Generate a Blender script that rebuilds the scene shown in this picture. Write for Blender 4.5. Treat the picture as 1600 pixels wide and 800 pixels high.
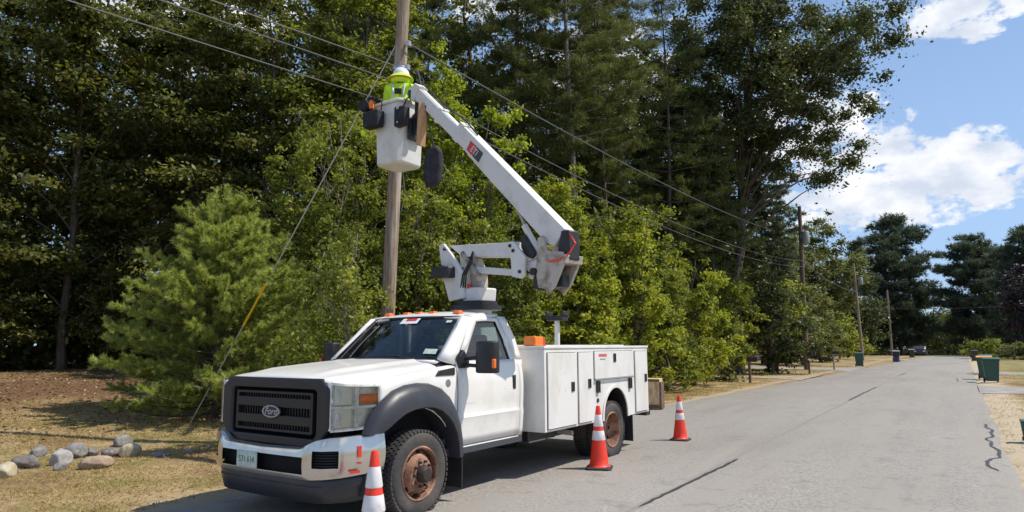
import bpy, math, random
import numpy as np
from mathutils import Vector, Matrix

random.seed(7); rng = np.random.default_rng(11)
R = math.radians
for o in list(bpy.data.objects): bpy.data.objects.remove(o, do_unlink=True)
S = bpy.context.scene
C = S.collection

# ------------------------------------------------------------------ camera, sky, sun, exposure
cam = bpy.data.cameras.new('camera'); cam.sensor_width = 36.0; cam.lens = 36.0*1058.35/1600
cam.clip_start = 0.05; cam.clip_end = 3000
co = bpy.data.objects.new('camera', cam); C.objects.link(co); S.camera = co
FW = Vector((-0.54478386, 0.82804323, 0.13249513)); RT = Vector((0.8350293, 0.55018262, -0.00501534)); UP = Vector((0.07704944, -0.10790503, 0.99117097))
co.matrix_world = Matrix(((RT.x, UP.x, -FW.x, 0), (RT.y, UP.y, -FW.y, 0), (RT.z, UP.z, -FW.z, 1.643), (0, 0, 0, 1)))

SUN_EL = R(56); SUN_DIR = Vector((0.86*math.cos(SUN_EL), 0.51*math.cos(SUN_EL), math.sin(SUN_EL))).normalized()
w = bpy.data.worlds.new('World'); S.world = w; w.use_nodes = True
nt = w.node_tree; nt.nodes.clear()
def wn(t, **k):
    n = nt.nodes.new(t)
    for a, b in k.items(): setattr(n, a, b)
    return n
def wm(op, a, b=None, c=None, clamp=False):
    n = wn('ShaderNodeMath', operation=op, use_clamp=clamp)
    for i, v in enumerate((a, b, c)):
        if v is None: continue
        if isinstance(v, (int, float)): n.inputs[i].default_value = v
        else: nt.links.new(v, n.inputs[i])
    return n.outputs[0]
sky = wn('ShaderNodeTexSky', sky_type='NISHITA'); sky.sun_disc = False
sky.sun_elevation = SUN_EL; sky.sun_rotation = math.atan2(SUN_DIR.x, SUN_DIR.y)
sky.air_density = 1.0; sky.dust_density = 0.3; sky.ozone_density = 2.5
tc = wn('ShaderNodeTexCoord'); sx = wn('ShaderNodeSeparateXYZ'); nt.links.new(tc.outputs['Generated'], sx.inputs[0])
az = wm('MULTIPLY', wm('ARCTAN2', sx.outputs[0], sx.outputs[1]), 57.2958)
el = wm('MULTIPLY', wm('ARCSINE', sx.outputs[2]), 57.2958)
# cumulus banks: (azimuth, elevation, half width, half height) in degrees
BL = [(-7.6, 16.2, 4.0, 3.6), (-12, 16.5, 3.6, 4.2), (-3.0, 13.4, 5.2, 2.9), (2.8, 12.3, 6, 2.6), (9, 12.5, 6, 3.2), (-4, 10.6, 9, 2.2), (1.6, 22.6, 3.9, 1.8), (6.5, 23.5, 3, 2.2),
      (-33, 30, 9, 4), (-62, 27, 10, 6), (-25, 21, 8, 5), (-78, 33, 9, 5), (30, 18, 12, 5), (60, 22, 14, 6), (120, 25, 22, 8), (-130, 22, 24, 8), (180, 28, 16, 6)]
F = None
for a0, e0, sa, se in BL:
    da = wm('DIVIDE', wm('SUBTRACT', az, a0), sa)
    de = wm('DIVIDE', wm('SUBTRACT', el, e0), se)
    v = wm('SUBTRACT', 1.0, wm('ADD', wm('MULTIPLY', da, da), wm('MULTIPLY', de, de)))
    v = wm('MAXIMUM', v, -0.9)
    F = v if F is None else wm('SMOOTH_MAX', F, v, 0.5)
cv = wn('ShaderNodeCombineXYZ'); nt.links.new(wm('MULTIPLY', az, 0.075), cv.inputs[0]); nt.links.new(wm('MULTIPLY', el, 0.12), cv.inputs[1])
no = wn('ShaderNodeTexNoise'); no.inputs['Scale'].default_value = 4.6; no.inputs['Detail'].default_value = 10; no.inputs['Roughness'].default_value = 0.58; no.inputs['Distortion'].default_value = .0
nt.links.new(cv.outputs[0], no.inputs['Vector'])
n1 = wm('MULTIPLY', wm('SUBTRACT', no.outputs[0], 0.5), 4.8)
dens = wm('ADD', F, n1)
mr = wn('ShaderNodeMapRange', interpolation_type='SMOOTHSTEP'); mr.inputs[1].default_value = -0.02; mr.inputs[2].default_value = .55
nt.links.new(dens, mr.inputs[0])
no2 = wn('ShaderNodeTexNoise'); no2.inputs['Scale'].default_value = 4.2; no2.inputs['Detail'].default_value = 7
cv2 = wn('ShaderNodeVectorMath', operation='ADD'); cv2.inputs[1].default_value = (0.02, -0.06, 0.3); nt.links.new(cv.outputs[0], cv2.inputs[0]); nt.links.new(cv2.outputs[0], no2.inputs['Vector'])
shd = wn('ShaderNodeMapRange'); shd.inputs[1].default_value = 0.36; shd.inputs[2].default_value = 0.62; nt.links.new(no2.outputs[0], shd.inputs[0])
cc = wn('ShaderNodeMix', data_type='RGBA'); cc.inputs[6].default_value = (5.6, 6.2, 7.3, 1); cc.inputs[7].default_value = (8.6, 8.7, 9.0, 1)
nt.links.new(shd.outputs[0], cc.inputs[0])
# thin high haze toward the horizon
hz = wn('ShaderNodeMapRange'); hz.inputs[1].default_value = 32; hz.inputs[2].default_value = -2; hz.inputs[3].default_value = 0.25; hz.inputs[4].default_value = 0.9; nt.links.new(el, hz.inputs[0])
mh = wn('ShaderNodeMix', data_type='RGBA'); mh.inputs[7].default_value = (3.7, 5.3, 7.9, 1)
tint = wn('ShaderNodeMix', data_type='RGBA', blend_type='MULTIPLY'); tint.inputs[0].default_value = 1; tint.inputs[7].default_value = (.90, 1.02, 1.14, 1)
nt.links.new(sky.outputs[0], tint.inputs[6]); nt.links.new(hz.outputs[0], mh.inputs[0]); nt.links.new(tint.outputs[2], mh.inputs[6])
mx = wn('ShaderNodeMix', data_type='RGBA'); nt.links.new(mr.outputs[0], mx.inputs[0]); nt.links.new(mh.outputs[2], mx.inputs[6]); nt.links.new(cc.outputs[2], mx.inputs[7])
bg = wn('ShaderNodeBackground'); bg.inputs[1].default_value = 0.10; nt.links.new(mx.outputs[2], bg.inputs[0])
wo = wn('ShaderNodeOutputWorld'); nt.links.new(bg.outputs[0], wo.inputs[0])

sl = bpy.data.lights.new('sun', 'SUN'); sl.energy = 4.0; sl.angle = R(0.5); sl.color = (1.0, 0.935, 0.84)
so = bpy.data.objects.new('sun', sl); C.objects.link(so); so.rotation_euler = SUN_DIR.to_track_quat('Z', 'Y').to_euler(); so.location = (0, 0, 50)
S.view_settings.view_transform = 'Standard'; S.view_settings.look = 'None'; S.view_settings.gamma = 1
S.view_settings.exposure = 0.27
S.render.engine = 'CYCLES'
S.cycles.max_bounces = 6; S.cycles.transparent_max_bounces = 12; S.cycles.transmission_bounces = 4

# ------------------------------------------------------------------ materials
def new_mat(name):
    m = bpy.data.materials.new(name); m.use_nodes = True; m.node_tree.nodes.clear(); return m, m.node_tree
def pmat(name, c1, rough=0.5, metal=0.0, c2=None, scale=6.0, detail=6, lo=0.4, hi=0.65, bump=0.0, bscale=None, coat=0.0, stretch=None, c3=None, s3=40, lo3=.6, hi3=.7, spec=0.5, rvar=0.0):
    m, t = new_mat(name); N = t.nodes; L = t.links
    out = N.new('ShaderNodeOutputMaterial'); b = N.new('ShaderNodeBsdfPrincipled'); L.new(b.outputs[0], out.inputs[0])
    b.inputs['Base Color'].default_value = (*c1, 1); b.inputs['Roughness'].default_value = rough; b.inputs['Metallic'].default_value = metal
    b.inputs['Coat Weight'].default_value = coat; b.inputs['Specular IOR Level'].default_value = spec; b.inputs['Coat Roughness'].default_value = 0.06
    tcn = N.new('ShaderNodeTexCoord'); mp = N.new('ShaderNodeMapping'); L.new(tcn.outputs['Object'], mp.inputs[0])
    if stretch: mp.inputs['Scale'].default_value = stretch
    last = None
    if c2 is not None:
        n = N.new('ShaderNodeTexNoise'); n.inputs['Scale'].default_value = scale; n.inputs['Detail'].default_value = detail; n.inputs['Roughness'].default_value = .62; L.new(mp.outputs[0], n.inputs['Vector'])
        r = N.new('ShaderNodeMapRange'); r.inputs[1].default_value = lo; r.inputs[2].default_value = hi; L.new(n.outputs[0], r.inputs[0])
        x = N.new('ShaderNodeMix'); x.data_type = 'RGBA'; x.inputs[6].default_value = (*c1, 1); x.inputs[7].default_value = (*c2, 1); L.new(r.outputs[0], x.inputs[0]); last = x.outputs[2]
        if c3 is not None:
            n3 = N.new('ShaderNodeTexNoise'); n3.inputs['Scale'].default_value = s3; n3.inputs['Detail'].default_value = 4; L.new(mp.outputs[0], n3.inputs['Vector'])
            r3 = N.new('ShaderNodeMapRange'); r3.inputs[1].default_value = lo3; r3.inputs[2].default_value = hi3; L.new(n3.outputs[0], r3.inputs[0])
            x3 = N.new('ShaderNodeMix'); x3.data_type = 'RGBA'; x3.inputs[7].default_value = (*c3, 1); L.new(last, x3.inputs[6]); L.new(r3.outputs[0], x3.inputs[0]); last = x3.outputs[2]
        L.new(last, b.inputs['Base Color'])
        if rvar:
            rr = N.new('ShaderNodeMapRange'); rr.inputs[3].default_value = rough; rr.inputs[4].default_value = rough+rvar; L.new(r.outputs[0], rr.inputs[0]); L.new(rr.outputs[0], b.inputs['Roughness'])
    if bump:
        nb = N.new('ShaderNodeTexNoise'); nb.inputs['Scale'].default_value = bscale or scale*4; nb.inputs['Detail'].default_value = 6; L.new(mp.outputs[0], nb.inputs['Vector'])
        bp = N.new('ShaderNodeBump'); bp.inputs['Strength'].default_value = bump; bp.inputs['Distance'].default_value = 0.02; L.new(nb.outputs[0], bp.inputs['Height']); L.new(bp.outputs[0], b.inputs['Normal'])
    return m
M = {}
M['white'] = pmat('white_paint', (.80, .775, .73), .30, 0, (.62, .575, .49), 1.9, 10, .50, .82, coat=.35, rvar=.15, c3=(.50, .44, .36), s3=26, lo3=.66, hi3=.80)
M['bodywhite'] = pmat('utility_body_paint', (.76, .74, .70), .40, 0, (.56, .51, .43), 2.6, 10, .47, .80, coat=.1, rvar=.15, stretch=(1, 1, .45), c3=(.42, .33, .25), s3=30, lo3=.68, hi3=.80)
M['boomwhite'] = pmat('boom_paint', (.72, .70, .67), .45, 0, (.50, .45, .38), 2.5, 9, .50, .80, rvar=.1)
M['bucketwhite'] = pmat('bucket_fibreglass', (.72, .70, .66), .4, 0, (.52, .48, .42), 4, 9, .5, .8, bump=.1)
M['black'] = pmat('black_plastic', (.018, .018, .02), .5, 0, (.04, .038, .04), 5, 6, .45, .8)
M['dgrey'] = pmat('grey_plastic', (.035, .036, .043), .42, 0, (.055, .055, .06), 4, 6, .45, .8)
M['grillebar'] = pmat('grille_bar_plastic', (.020, .018, .018), .5)
M['grilledark'] = pmat('grille_surround_plastic', (.017, .016, .020), .42, 0, (.026, .025, .03), 5, 6, .45, .8)
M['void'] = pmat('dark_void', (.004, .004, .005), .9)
M['seam'] = pmat('door_seam_rubber', (.03, .03, .03), .8)
M['chrome'] = pmat('chrome', (.66, .62, .56), .20, .85, (.50, .44, .36), 5, 6, .5, .85, rvar=.2)
M['steel'] = pmat('dull_steel', (.42, .42, .42), .4, .9)
M['tyre'] = pmat('tyre_rubber', (.045, .042, .040), .8, 0, (.11, .095, .08), 3, 8, .42, .75, bump=.3, bscale=30)
M['rust'] = pmat('rusty_rim', (.30, .15, .09), .75, .1, (.12, .065, .045), 9, 8, .4, .62, bump=.3, bscale=40, c3=(.44, .26, .17), s3=6, lo3=.5, hi3=.65)
M['hubdark'] = pmat('greasy_hub', (.05, .035, .03), .6, .3)
M['rustbracket'] = pmat('rust_streaked_steel', (.50, .46, .40), .6, .1, (.22, .13, .085), 6, 8, .46, .66)
M['orange'] = pmat('amber_lens', (.85, .17, .02), .25, coat=.3)
M['red'] = pmat('red_tape', (.62, .04, .03), .4)
M['beacon'] = pmat('orange_beacon', (.80, .20, .02), .35, coat=.2)
M['plate'] = pmat('plate_white', (.55, .62, .56), .45, 0, (.38, .50, .42), 22, 4, .4, .6)
M['plategreen'] = pmat('plate_green', (.08, .14, .13), .5)
M['seat'] = pmat('seat_cloth', (.10, .105, .13), .9)
M['dash'] = pmat('dashboard', (.055, .055, .065), .8)
M['lampsilver'] = pmat('lamp_reflector', (.90, .89, .86), .30, .0, (.66, .65, .62), 18, 3, .45, .6)
M['blue'] = pmat('emblem_blue', (.02, .03, .07), .3, .2)
M['conered'] = pmat('cone_orange_red', (.86, .045, .018), .5, 0, (.62, .03, .02), 8, 6, .5, .8)
M['conewhite'] = pmat('cone_reflective_collar', (.78, .75, .74), .35, 0, (.55, .52, .50), 14, 6, .5, .8)
M['conebase'] = pmat('cone_black_base', (.03, .028, .028), .8)
M['hivis'] = pmat('hi_vis_yellow', (.62, .92, .03), .7, 0, (.48, .75, .03), 14, 4, .4, .7)
M['hiorange'] = pmat('hi_vis_orange', (.95, .22, .04), .7)
M['silverband'] = pmat('reflective_band', (.55, .57, .60), .4)
M['helmet'] = pmat('hard_hat_white', (.80, .80, .80), .3)
M['skin'] = pmat('skin', (.50, .28, .20), .55)
M['denim'] = pmat('denim', (.05, .07, .13), .9)
M['bag'] = pmat('black_nylon', (.012, .011, .016), .75, 0, (.035, .03, .04), 9, 5, .45, .7, bump=.3, bscale=25)
M['board'] = pmat('brown_board', (.55, .31, .16), .6, 0, (.40, .21, .10), 7, 8, .4, .65, stretch=(3, 3, .5))
M['woodbox'] = pmat('pale_wood', (.78, .58, .34), .7, 0, (.50, .31, .15), 5, 8, .4, .62, stretch=(2, 2, .7))
M['pole'] = pmat('weathered_pole_wood', (.36, .26, .18), .9, 0, (.17, .12, .09), 9, 8, .38, .62, bump=.5, bscale=30, stretch=(5, 5, .25), c3=(.42, .36, .30), s3=3, lo3=.5, hi3=.65)
M['poledark'] = pmat('brown_pole_wood', (.20, .13, .10), .9, 0, (.12, .08, .06), 9, 8, .4, .6, stretch=(5, 5, .25))
M['wire'] = pmat('cable_sheath', (.10, .10, .11), .6)
M['wirelight'] = pmat('galvanised_strand', (.15, .15, .15), .6, .2)
M['guystrand'] = pmat('bright_guy_strand', (.55, .54, .50), .5, .2)
M['yellow'] = pmat('guy_marker_yellow', (.90, .50, .01), .45)
M['bingreen'] = pmat('green_bin_plastic', (.022, .085, .062), .5)
M['bindark'] = pmat('dark_bin_plastic', (.03, .035, .045), .5)
M['binlid'] = pmat('yellow_orange_lid', (.62, .30, .04), .55)
M['blueplastic'] = pmat('blue_bin', (.04, .04, .16), .5)
M['mailbox'] = pmat('black_mailbox', (.03, .03, .035), .4)
M['post'] = pmat('brown_post_wood', (.20, .125, .085), .9, 0, (.12, .07, .05), 8, 5, .4, .6)
M['greypost'] = pmat('grey_post_wood', (.34, .31, .27), .9)
M['transformer'] = pmat('transformer_grey', (.30, .32, .34), .5)
M['bark'] = pmat('bark', (.14, .11, .085), .95, 0, (.06, .045, .035), 7, 8, .4, .62, bump=.6, bscale=14, stretch=(3, 3, .5))
M['palebark'] = pmat('pale_bark', (.27, .23, .18), .95, 0, (.13, .10, .075), 7, 8, .4, .62, bump=.5, bscale=14, stretch=(3, 3, .5))
M['rubber_seal'] = pmat('crack_sealant', (.045, .04, .045), .55)
M['carpaint'] = pmat('dark_car_paint', (.03, .035, .045), .3, coat=.5)
M['scrim'] = pmat('blue_shirt', (.12, .30, .36), .9)

def glass(name, tint, gl=.12):
    m, t = new_mat(name); N = t.nodes; L = t.links
    out = N.new('ShaderNodeOutputMaterial'); tr = N.new('ShaderNodeBsdfTransparent'); tr.inputs[0].default_value = (*tint, 1)
    g = N.new('ShaderNodeBsdfGlossy'); g.inputs['Roughness'].default_value = .02; g.inputs[0].default_value = (.9, .95, 1, 1)
    lw = N.new('ShaderNodeFresnel'); lw.inputs[0].default_value = 1.5
    a = N.new('ShaderNodeMath'); a.operation = 'MULTIPLY_ADD'; a.inputs[1].default_value = 1.1; a.inputs[2].default_value = gl; a.use_clamp = True; L.new(lw.outputs[0], a.inputs[0])
    x = N.new('ShaderNodeMixShader'); L.new(a.outputs[0], x.inputs[0]); L.new(tr.outputs[0], x.inputs[1]); L.new(g.outputs[0], x.inputs[2]); L.new(x.outputs[0], out.inputs[0])
    return m
M['glass'] = glass('window_glass', (.50, .60, .58), .03)
M['lampglass'] = glass('lamp_cover', (.93, .93, .90), .03)

def leafmat(name, ca, cb, cc_=None, trans=.35, rough=.55):
    m, t = new_mat(name); N = t.nodes; L = t.links
    out = N.new('ShaderNodeOutputMaterial'); at = N.new('ShaderNodeAttribute'); at.attribute_name = 'rnd'
    cr = N.new('ShaderNodeValToRGB'); e = cr.color_ramp.elements; e[0].color = (*ca, 1); e[1].color = (*cb, 1); e[0].position = .1; e[1].position = .8
    if cc_: x_ = e.new(1.0); x_.color = (*cc_, 1)
    L.new(at.outputs['Fac'], cr.inputs[0])
    b = N.new('ShaderNodeBsdfPrincipled'); b.inputs['Roughness'].default_value = rough; b.inputs['Specular IOR Level'].default_value = .35; L.new(cr.outputs[0], b.inputs['Base Color'])
    tl = N.new('ShaderNodeBsdfTranslucent'); g = N.new('ShaderNodeMix'); g.data_type = 'RGBA'; g.blend_type = 'MULTIPLY'; g.inputs[0].default_value = 1; g.inputs[7].default_value = (1.35, 1.35, .6, 1); L.new(cr.outputs[0], g.inputs[6]); L.new(g.outputs[2], tl.inputs[0])
    x = N.new('ShaderNodeMixShader'); x.inputs[0].default_value = trans; L.new(b.outputs[0], x.inputs[1]); L.new(tl.outputs[0], x.inputs[2]); L.new(x.outputs[0], out.inputs[0])
    return m
M['maple'] = leafmat('maple_leaves', (.060, .072, .020), (.165, .175, .048), (.36, .35, .13), .42)
M['birch'] = leafmat('birch_leaves', (.105, .132, .026), (.31, .335, .062), (.50, .50, .16), .48)
M['aspen'] = leafmat('aspen_leaves', (.13, .17, .018), (.37, .42, .045), (.53, .57, .12), .50)
M['beech'] = leafmat('beech_leaves', (.14, .175, .024), (.40, .42, .056), (.56, .57, .14), .50)
M['oak'] = leafmat('oak_leaves', (.048, .062, .024), (.105, .122, .042), (.20, .21, .10), .32, .45)
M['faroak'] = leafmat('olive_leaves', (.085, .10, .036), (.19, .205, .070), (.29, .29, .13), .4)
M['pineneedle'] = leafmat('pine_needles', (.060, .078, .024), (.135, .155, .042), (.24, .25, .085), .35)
M['hazedpine'] = leafmat('haze_tinted_needles', (.060, .082, .062), (.105, .132, .092), (.16, .185, .13), .3)  # distance haze mixed into the needle colour, paler and bluer
M['sapling'] = leafmat('young_pine_needles', (.22, .265, .070), (.46, .51, .15), (.66, .69, .34), .42)
M['purple'] = leafmat('copper_leaves', (.028, .018, .026), (.055, .034, .045), None, .2)
M['straw'] = leafmat('straw_blades', (.28, .18, .08), (.56, .42, .20), (.26, .27, .07), .3)
M['lawn'] = leafmat('lawn_blades', (.24, .21, .06), (.46, .36, .12), (.17, .20, .045), .3)

# ------------------------------------------------------------------ helpers
def link(o, parent=None):
    C.objects.link(o)
    if parent is not None: o.parent = parent
    return o
def tag(o, label=None, cat=None, group=None, kind=None):
    if label: o['label'] = label
    if cat: o['category'] = cat
    if group: o['group'] = group
    if kind: o['kind'] = kind
    return o
def empty(name, loc=(0, 0, 0), rz=0.0, label=None, cat=None, group=None):
    o = bpy.data.objects.new(name, None); link(o); o.location = loc; o.rotation_euler = (0, 0, rz); o.empty_display_size = .2
    return tag(o, label, cat, group)
def copy_tree(o, parent=None):
    c = o.copy(); C.objects.link(c)
    if parent is not None: c.parent = parent
    for ch in [k for k in C.objects if k.parent == o]: copy_tree(ch, c)
    return c
class MB:
    def __init__(s): s.v = []; s.f = []
    def add(s, vs, fs):
        n = len(s.v); s.v += [tuple(map(float, a)) for a in vs]; s.f += [tuple(i+n for i in f) for f in fs]; return s
    def box(s, c, d, rz=0, mat=None):
        x, y, z = (k/2 for k in d); pts = [(-x, -y, -z), (x, -y, -z), (x, y, -z), (-x, y, -z), (-x, -y, z), (x, -y, z), (x, y, z), (-x, y, z)]
        cs, sn = math.cos(rz), math.sin(rz)
        if mat is not None: pts = [tuple(mat @ Vector(p)) for p in pts]
        else: pts = [(a*cs-b*sn+c[0], a*sn+b*cs+c[1], q+c[2]) for a, b, q in pts]
        return s.add(pts, [(0, 3, 2, 1), (4, 5, 6, 7), (0, 1, 5, 4), (1, 2, 6, 5), (2, 3, 7, 6), (3, 0, 4, 7)])
    def box2(s, a, b):
        return s.box([(a[i]+b[i])/2 for i in range(3)], [abs(b[i]-a[i]) for i in range(3)])
    def tube(s, pts, rad, n=10, caps=True):
        pts = [Vector(p) for p in pts]
        if isinstance(rad, (int, float)): rad = [rad]*len(pts)
        rad = [float(q) for q in rad]; pts = [Vector([float(c) for c in p]) for p in pts]
        rings = []; ref = None
        for i, p in enumerate(pts):
            d = (pts[min(i+1, len(pts)-1)]-pts[max(i-1, 0)]).normalized()
            if ref is None: ref = Vector((0, 0, 1)) if abs(d.z) < .9 else Vector((1, 0, 0))
            a = d.cross(ref)
            if a.length < 1e-4: a = d.orthogonal()
            a.normalize(); b = d.cross(a).normalized(); ref = a.cross(d)*-1 if False else ref
            rings.append([p+rad[i]*(math.cos(2*math.pi*k/n)*a+math.sin(2*math.pi*k/n)*b) for k in range(n)])
        vs = [v for r in rings for v in r]; fs = []
        for i in range(len(pts)-1):
            for k in range(n): fs.append((i*n+k, i*n+(k+1) % n, (i+1)*n+(k+1) % n, (i+1)*n+k))
        if caps: fs.append(tuple(range(n-1, -1, -1))); fs.append(tuple((len(pts)-1)*n+k for k in range(n)))
        return s.add(vs, fs)
    def prism(s, poly, a, b, axis='x'):
        # polygon given in the plane across the axis; x: (y,z), y: (x,z), z: (x,y)
        def P(p, t): return {'x': (t, p[0], p[1]), 'y': (p[0], t, p[1]), 'z': (p[0], p[1], t)}[axis]
        n = len(poly)
        return s.add([P(p, a) for p in poly]+[P(p, b) for p in poly], [tuple(range(n-1, -1, -1)), tuple(range(n, 2*n))]+[(i, (i+1) % n, n+(i+1) % n, n+i) for i in range(n)])
    def ring(s, outer, inner, a, b, axis='y'):
        def P(p, t): return {'x': (t, p[0], p[1]), 'y': (p[0], t, p[1]), 'z': (p[0], p[1], t)}[axis]
        n = len(outer); vs = [P(p, a) for p in outer]+[P(p, a) for p in inner]+[P(p, b) for p in outer]+[P(p, b) for p in inner]; fs = []
        for i in range(n):
            j = (i+1) % n
            fs += [(i, j, n+j, n+i), (2*n+i, 3*n+i, 3*n+j, 2*n+j), (i, 2*n+i, 2*n+j, j), (n+i, n+j, 3*n+j, 3*n+i)]
        return s.add(vs, fs)
    def lathe(s, prof, c=(0, 0, 0), n=24, axis='z'):
        vs = []; fs = []
        for r, h in prof:
            for k in range(n):
                a = 2*math.pi*k/n; u, v = r*math.cos(a), r*math.sin(a)
                vs.append({'z': (c[0]+u, c[1]+v, c[2]+h), 'x': (c[0]+h, c[1]+u, c[2]+v), 'y': (c[0]+u, c[1]+h, c[2]+v)}[axis])
        m = len(prof)
        for i in range(m-1):
            for k in range(n): fs.append((i*n+k, i*n+(k+1) % n, (i+1)*n+(k+1) % n, (i+1)*n+k))
        if prof[0][0] > 1e-5: fs.append(tuple(range(n-1, -1, -1)))
        if prof[-1][0] > 1e-5: fs.append(tuple((m-1)*n+k for k in range(n)))
        return s.add(vs, fs)
    def grid(s, rows, thick=None):
        n = len(rows[0]); m = len(rows)
        return s.add([p for r in rows for p in r], [(i*n+k, i*n+k+1, (i+1)*n+k+1, (i+1)*n+k) for i in range(m-1) for k in range(n-1)])
    def build(s, name, mat, parent=None, smooth=True, bevel=0.0, solid=0.0, sub=0, angle=40, seg=2):
        me = bpy.data.meshes.new(name); me.from_pydata(s.v, [], s.f); me.update()
        import bmesh
        bm = bmesh.new(); bm.from_mesh(me)
        if not solid: bmesh.ops.recalc_face_normals(bm, faces=bm.faces)
        bm.to_mesh(me); bm.free()
        me.materials.append(M[mat] if isinstance(mat, str) else mat)
        if smooth:
            me.polygons.foreach_set('use_smooth', [True]*len(me.polygons)); me.set_sharp_from_angle(angle=R(angle))
        o = bpy.data.objects.new(name, me); link(o, parent)
        if solid: md = o.modifiers.new('so', 'SOLIDIFY'); md.thickness = solid; md.offset = 0; md.use_even_offset = True
        if sub: md = o.modifiers.new('su', 'SUBSURF'); md.levels = sub; md.render_levels = sub
        if bevel: md = o.modifiers.new('be', 'BEVEL'); md.width = bevel; md.segments = seg; md.limit_method = 'ANGLE'; md.angle_limit = R(35); md.harden_normals = False
        return o
def text(name, body, size, mat, parent, m4, ext=.003, shear=0.0, align='CENTER', sx_=1.0, bold=0.0):
    cu = bpy.data.curves.new(name, 'FONT'); cu.body = body; cu.size = size; cu.extrude = ext; cu.shear = shear; cu.align_x = align; cu.align_y = 'CENTER'; cu.offset = bold
    cu.materials.append(M[mat]); tmp = bpy.data.objects.new(name, cu); C.objects.link(tmp); bpy.context.view_layer.update(); me = bpy.data.meshes.new_from_object(tmp.evaluated_get(bpy.context.evaluated_depsgraph_get())); bpy.data.objects.remove(tmp, do_unlink=True); me.name = name
    o = bpy.data.objects.new(name, me); link(o, parent); o.matrix_local = m4 @ Matrix.Diagonal((sx_, 1, 1, 1)); return o
def frame(origin, xdir, ydir):
    x = Vector(xdir).normalized(); z = x.cross(Vector(ydir)).normalized(); y = z.cross(x)
    return Matrix(((x.x, y.x, z.x, origin[0]), (x.y, y.y, z.y, origin[1]), (x.z, y.z, z.z, origin[2]), (0, 0, 0, 1)))

# ------------------------------------------------------------------ ground, road
def sst(a, b, x):
    t = np.clip((np.asarray(x, float)-a)/(b-a), 0, 1); return t*t*(3-2*t)
def hgt(x, y):
    x = np.asarray(x, float); y = np.asarray(y, float)
    z = .95*sst(-10.5, -25, x)*(1-.6*sst(30, 60, y))
    z = z - np.where(y > 108, .00042*np.clip(y-108, 0, 90)**2, 0) - np.where(y > 198, 0.0756*(np.clip(y, 198, 230)-198), 0)
    return z
def gz(x, y): return float(hgt(x, y))

def sheet(name, xs, ys, mat, dz, label=None):
    X, Y = np.meshgrid(xs, ys); Z = hgt(X, Y)+dz
    if name == 'ground':
        d = np.minimum(np.abs(X+7.0), np.abs(X-.45)); off = (X < -7.0+np.interp(Y, [18, 32, 56, 75, 110, 300], [0, .5, 1.05, 1.9, 2.2, 2.2])) | (X > .45)
        Z = Z + np.where(off, .03*np.sin(X*1.3+Y*.7)*np.cos(Y*.9-X*.4)*np.clip((d-.4)/2, 0, 1), 0) - np.where(off, 0, .02)
    vs = np.stack([X, Y, Z], -1).reshape(-1, 3); n = len(xs); m = len(ys)
    i = np.arange(m-1)[:, None]*n+np.arange(n-1)[None, :]
    fs = np.stack([i, i+1, i+n+1, i+n], -1).reshape(-1, 4)
    me = bpy.data.meshes.new(name); me.from_pydata(vs.tolist(), [], fs.tolist()); me.materials.append(mat)
    me.polygons.foreach_set('use_smooth', [True]*len(me.polygons))
    o = bpy.data.objects.new(name, me); link(o); tag(o, kind='structure'); return o

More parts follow.
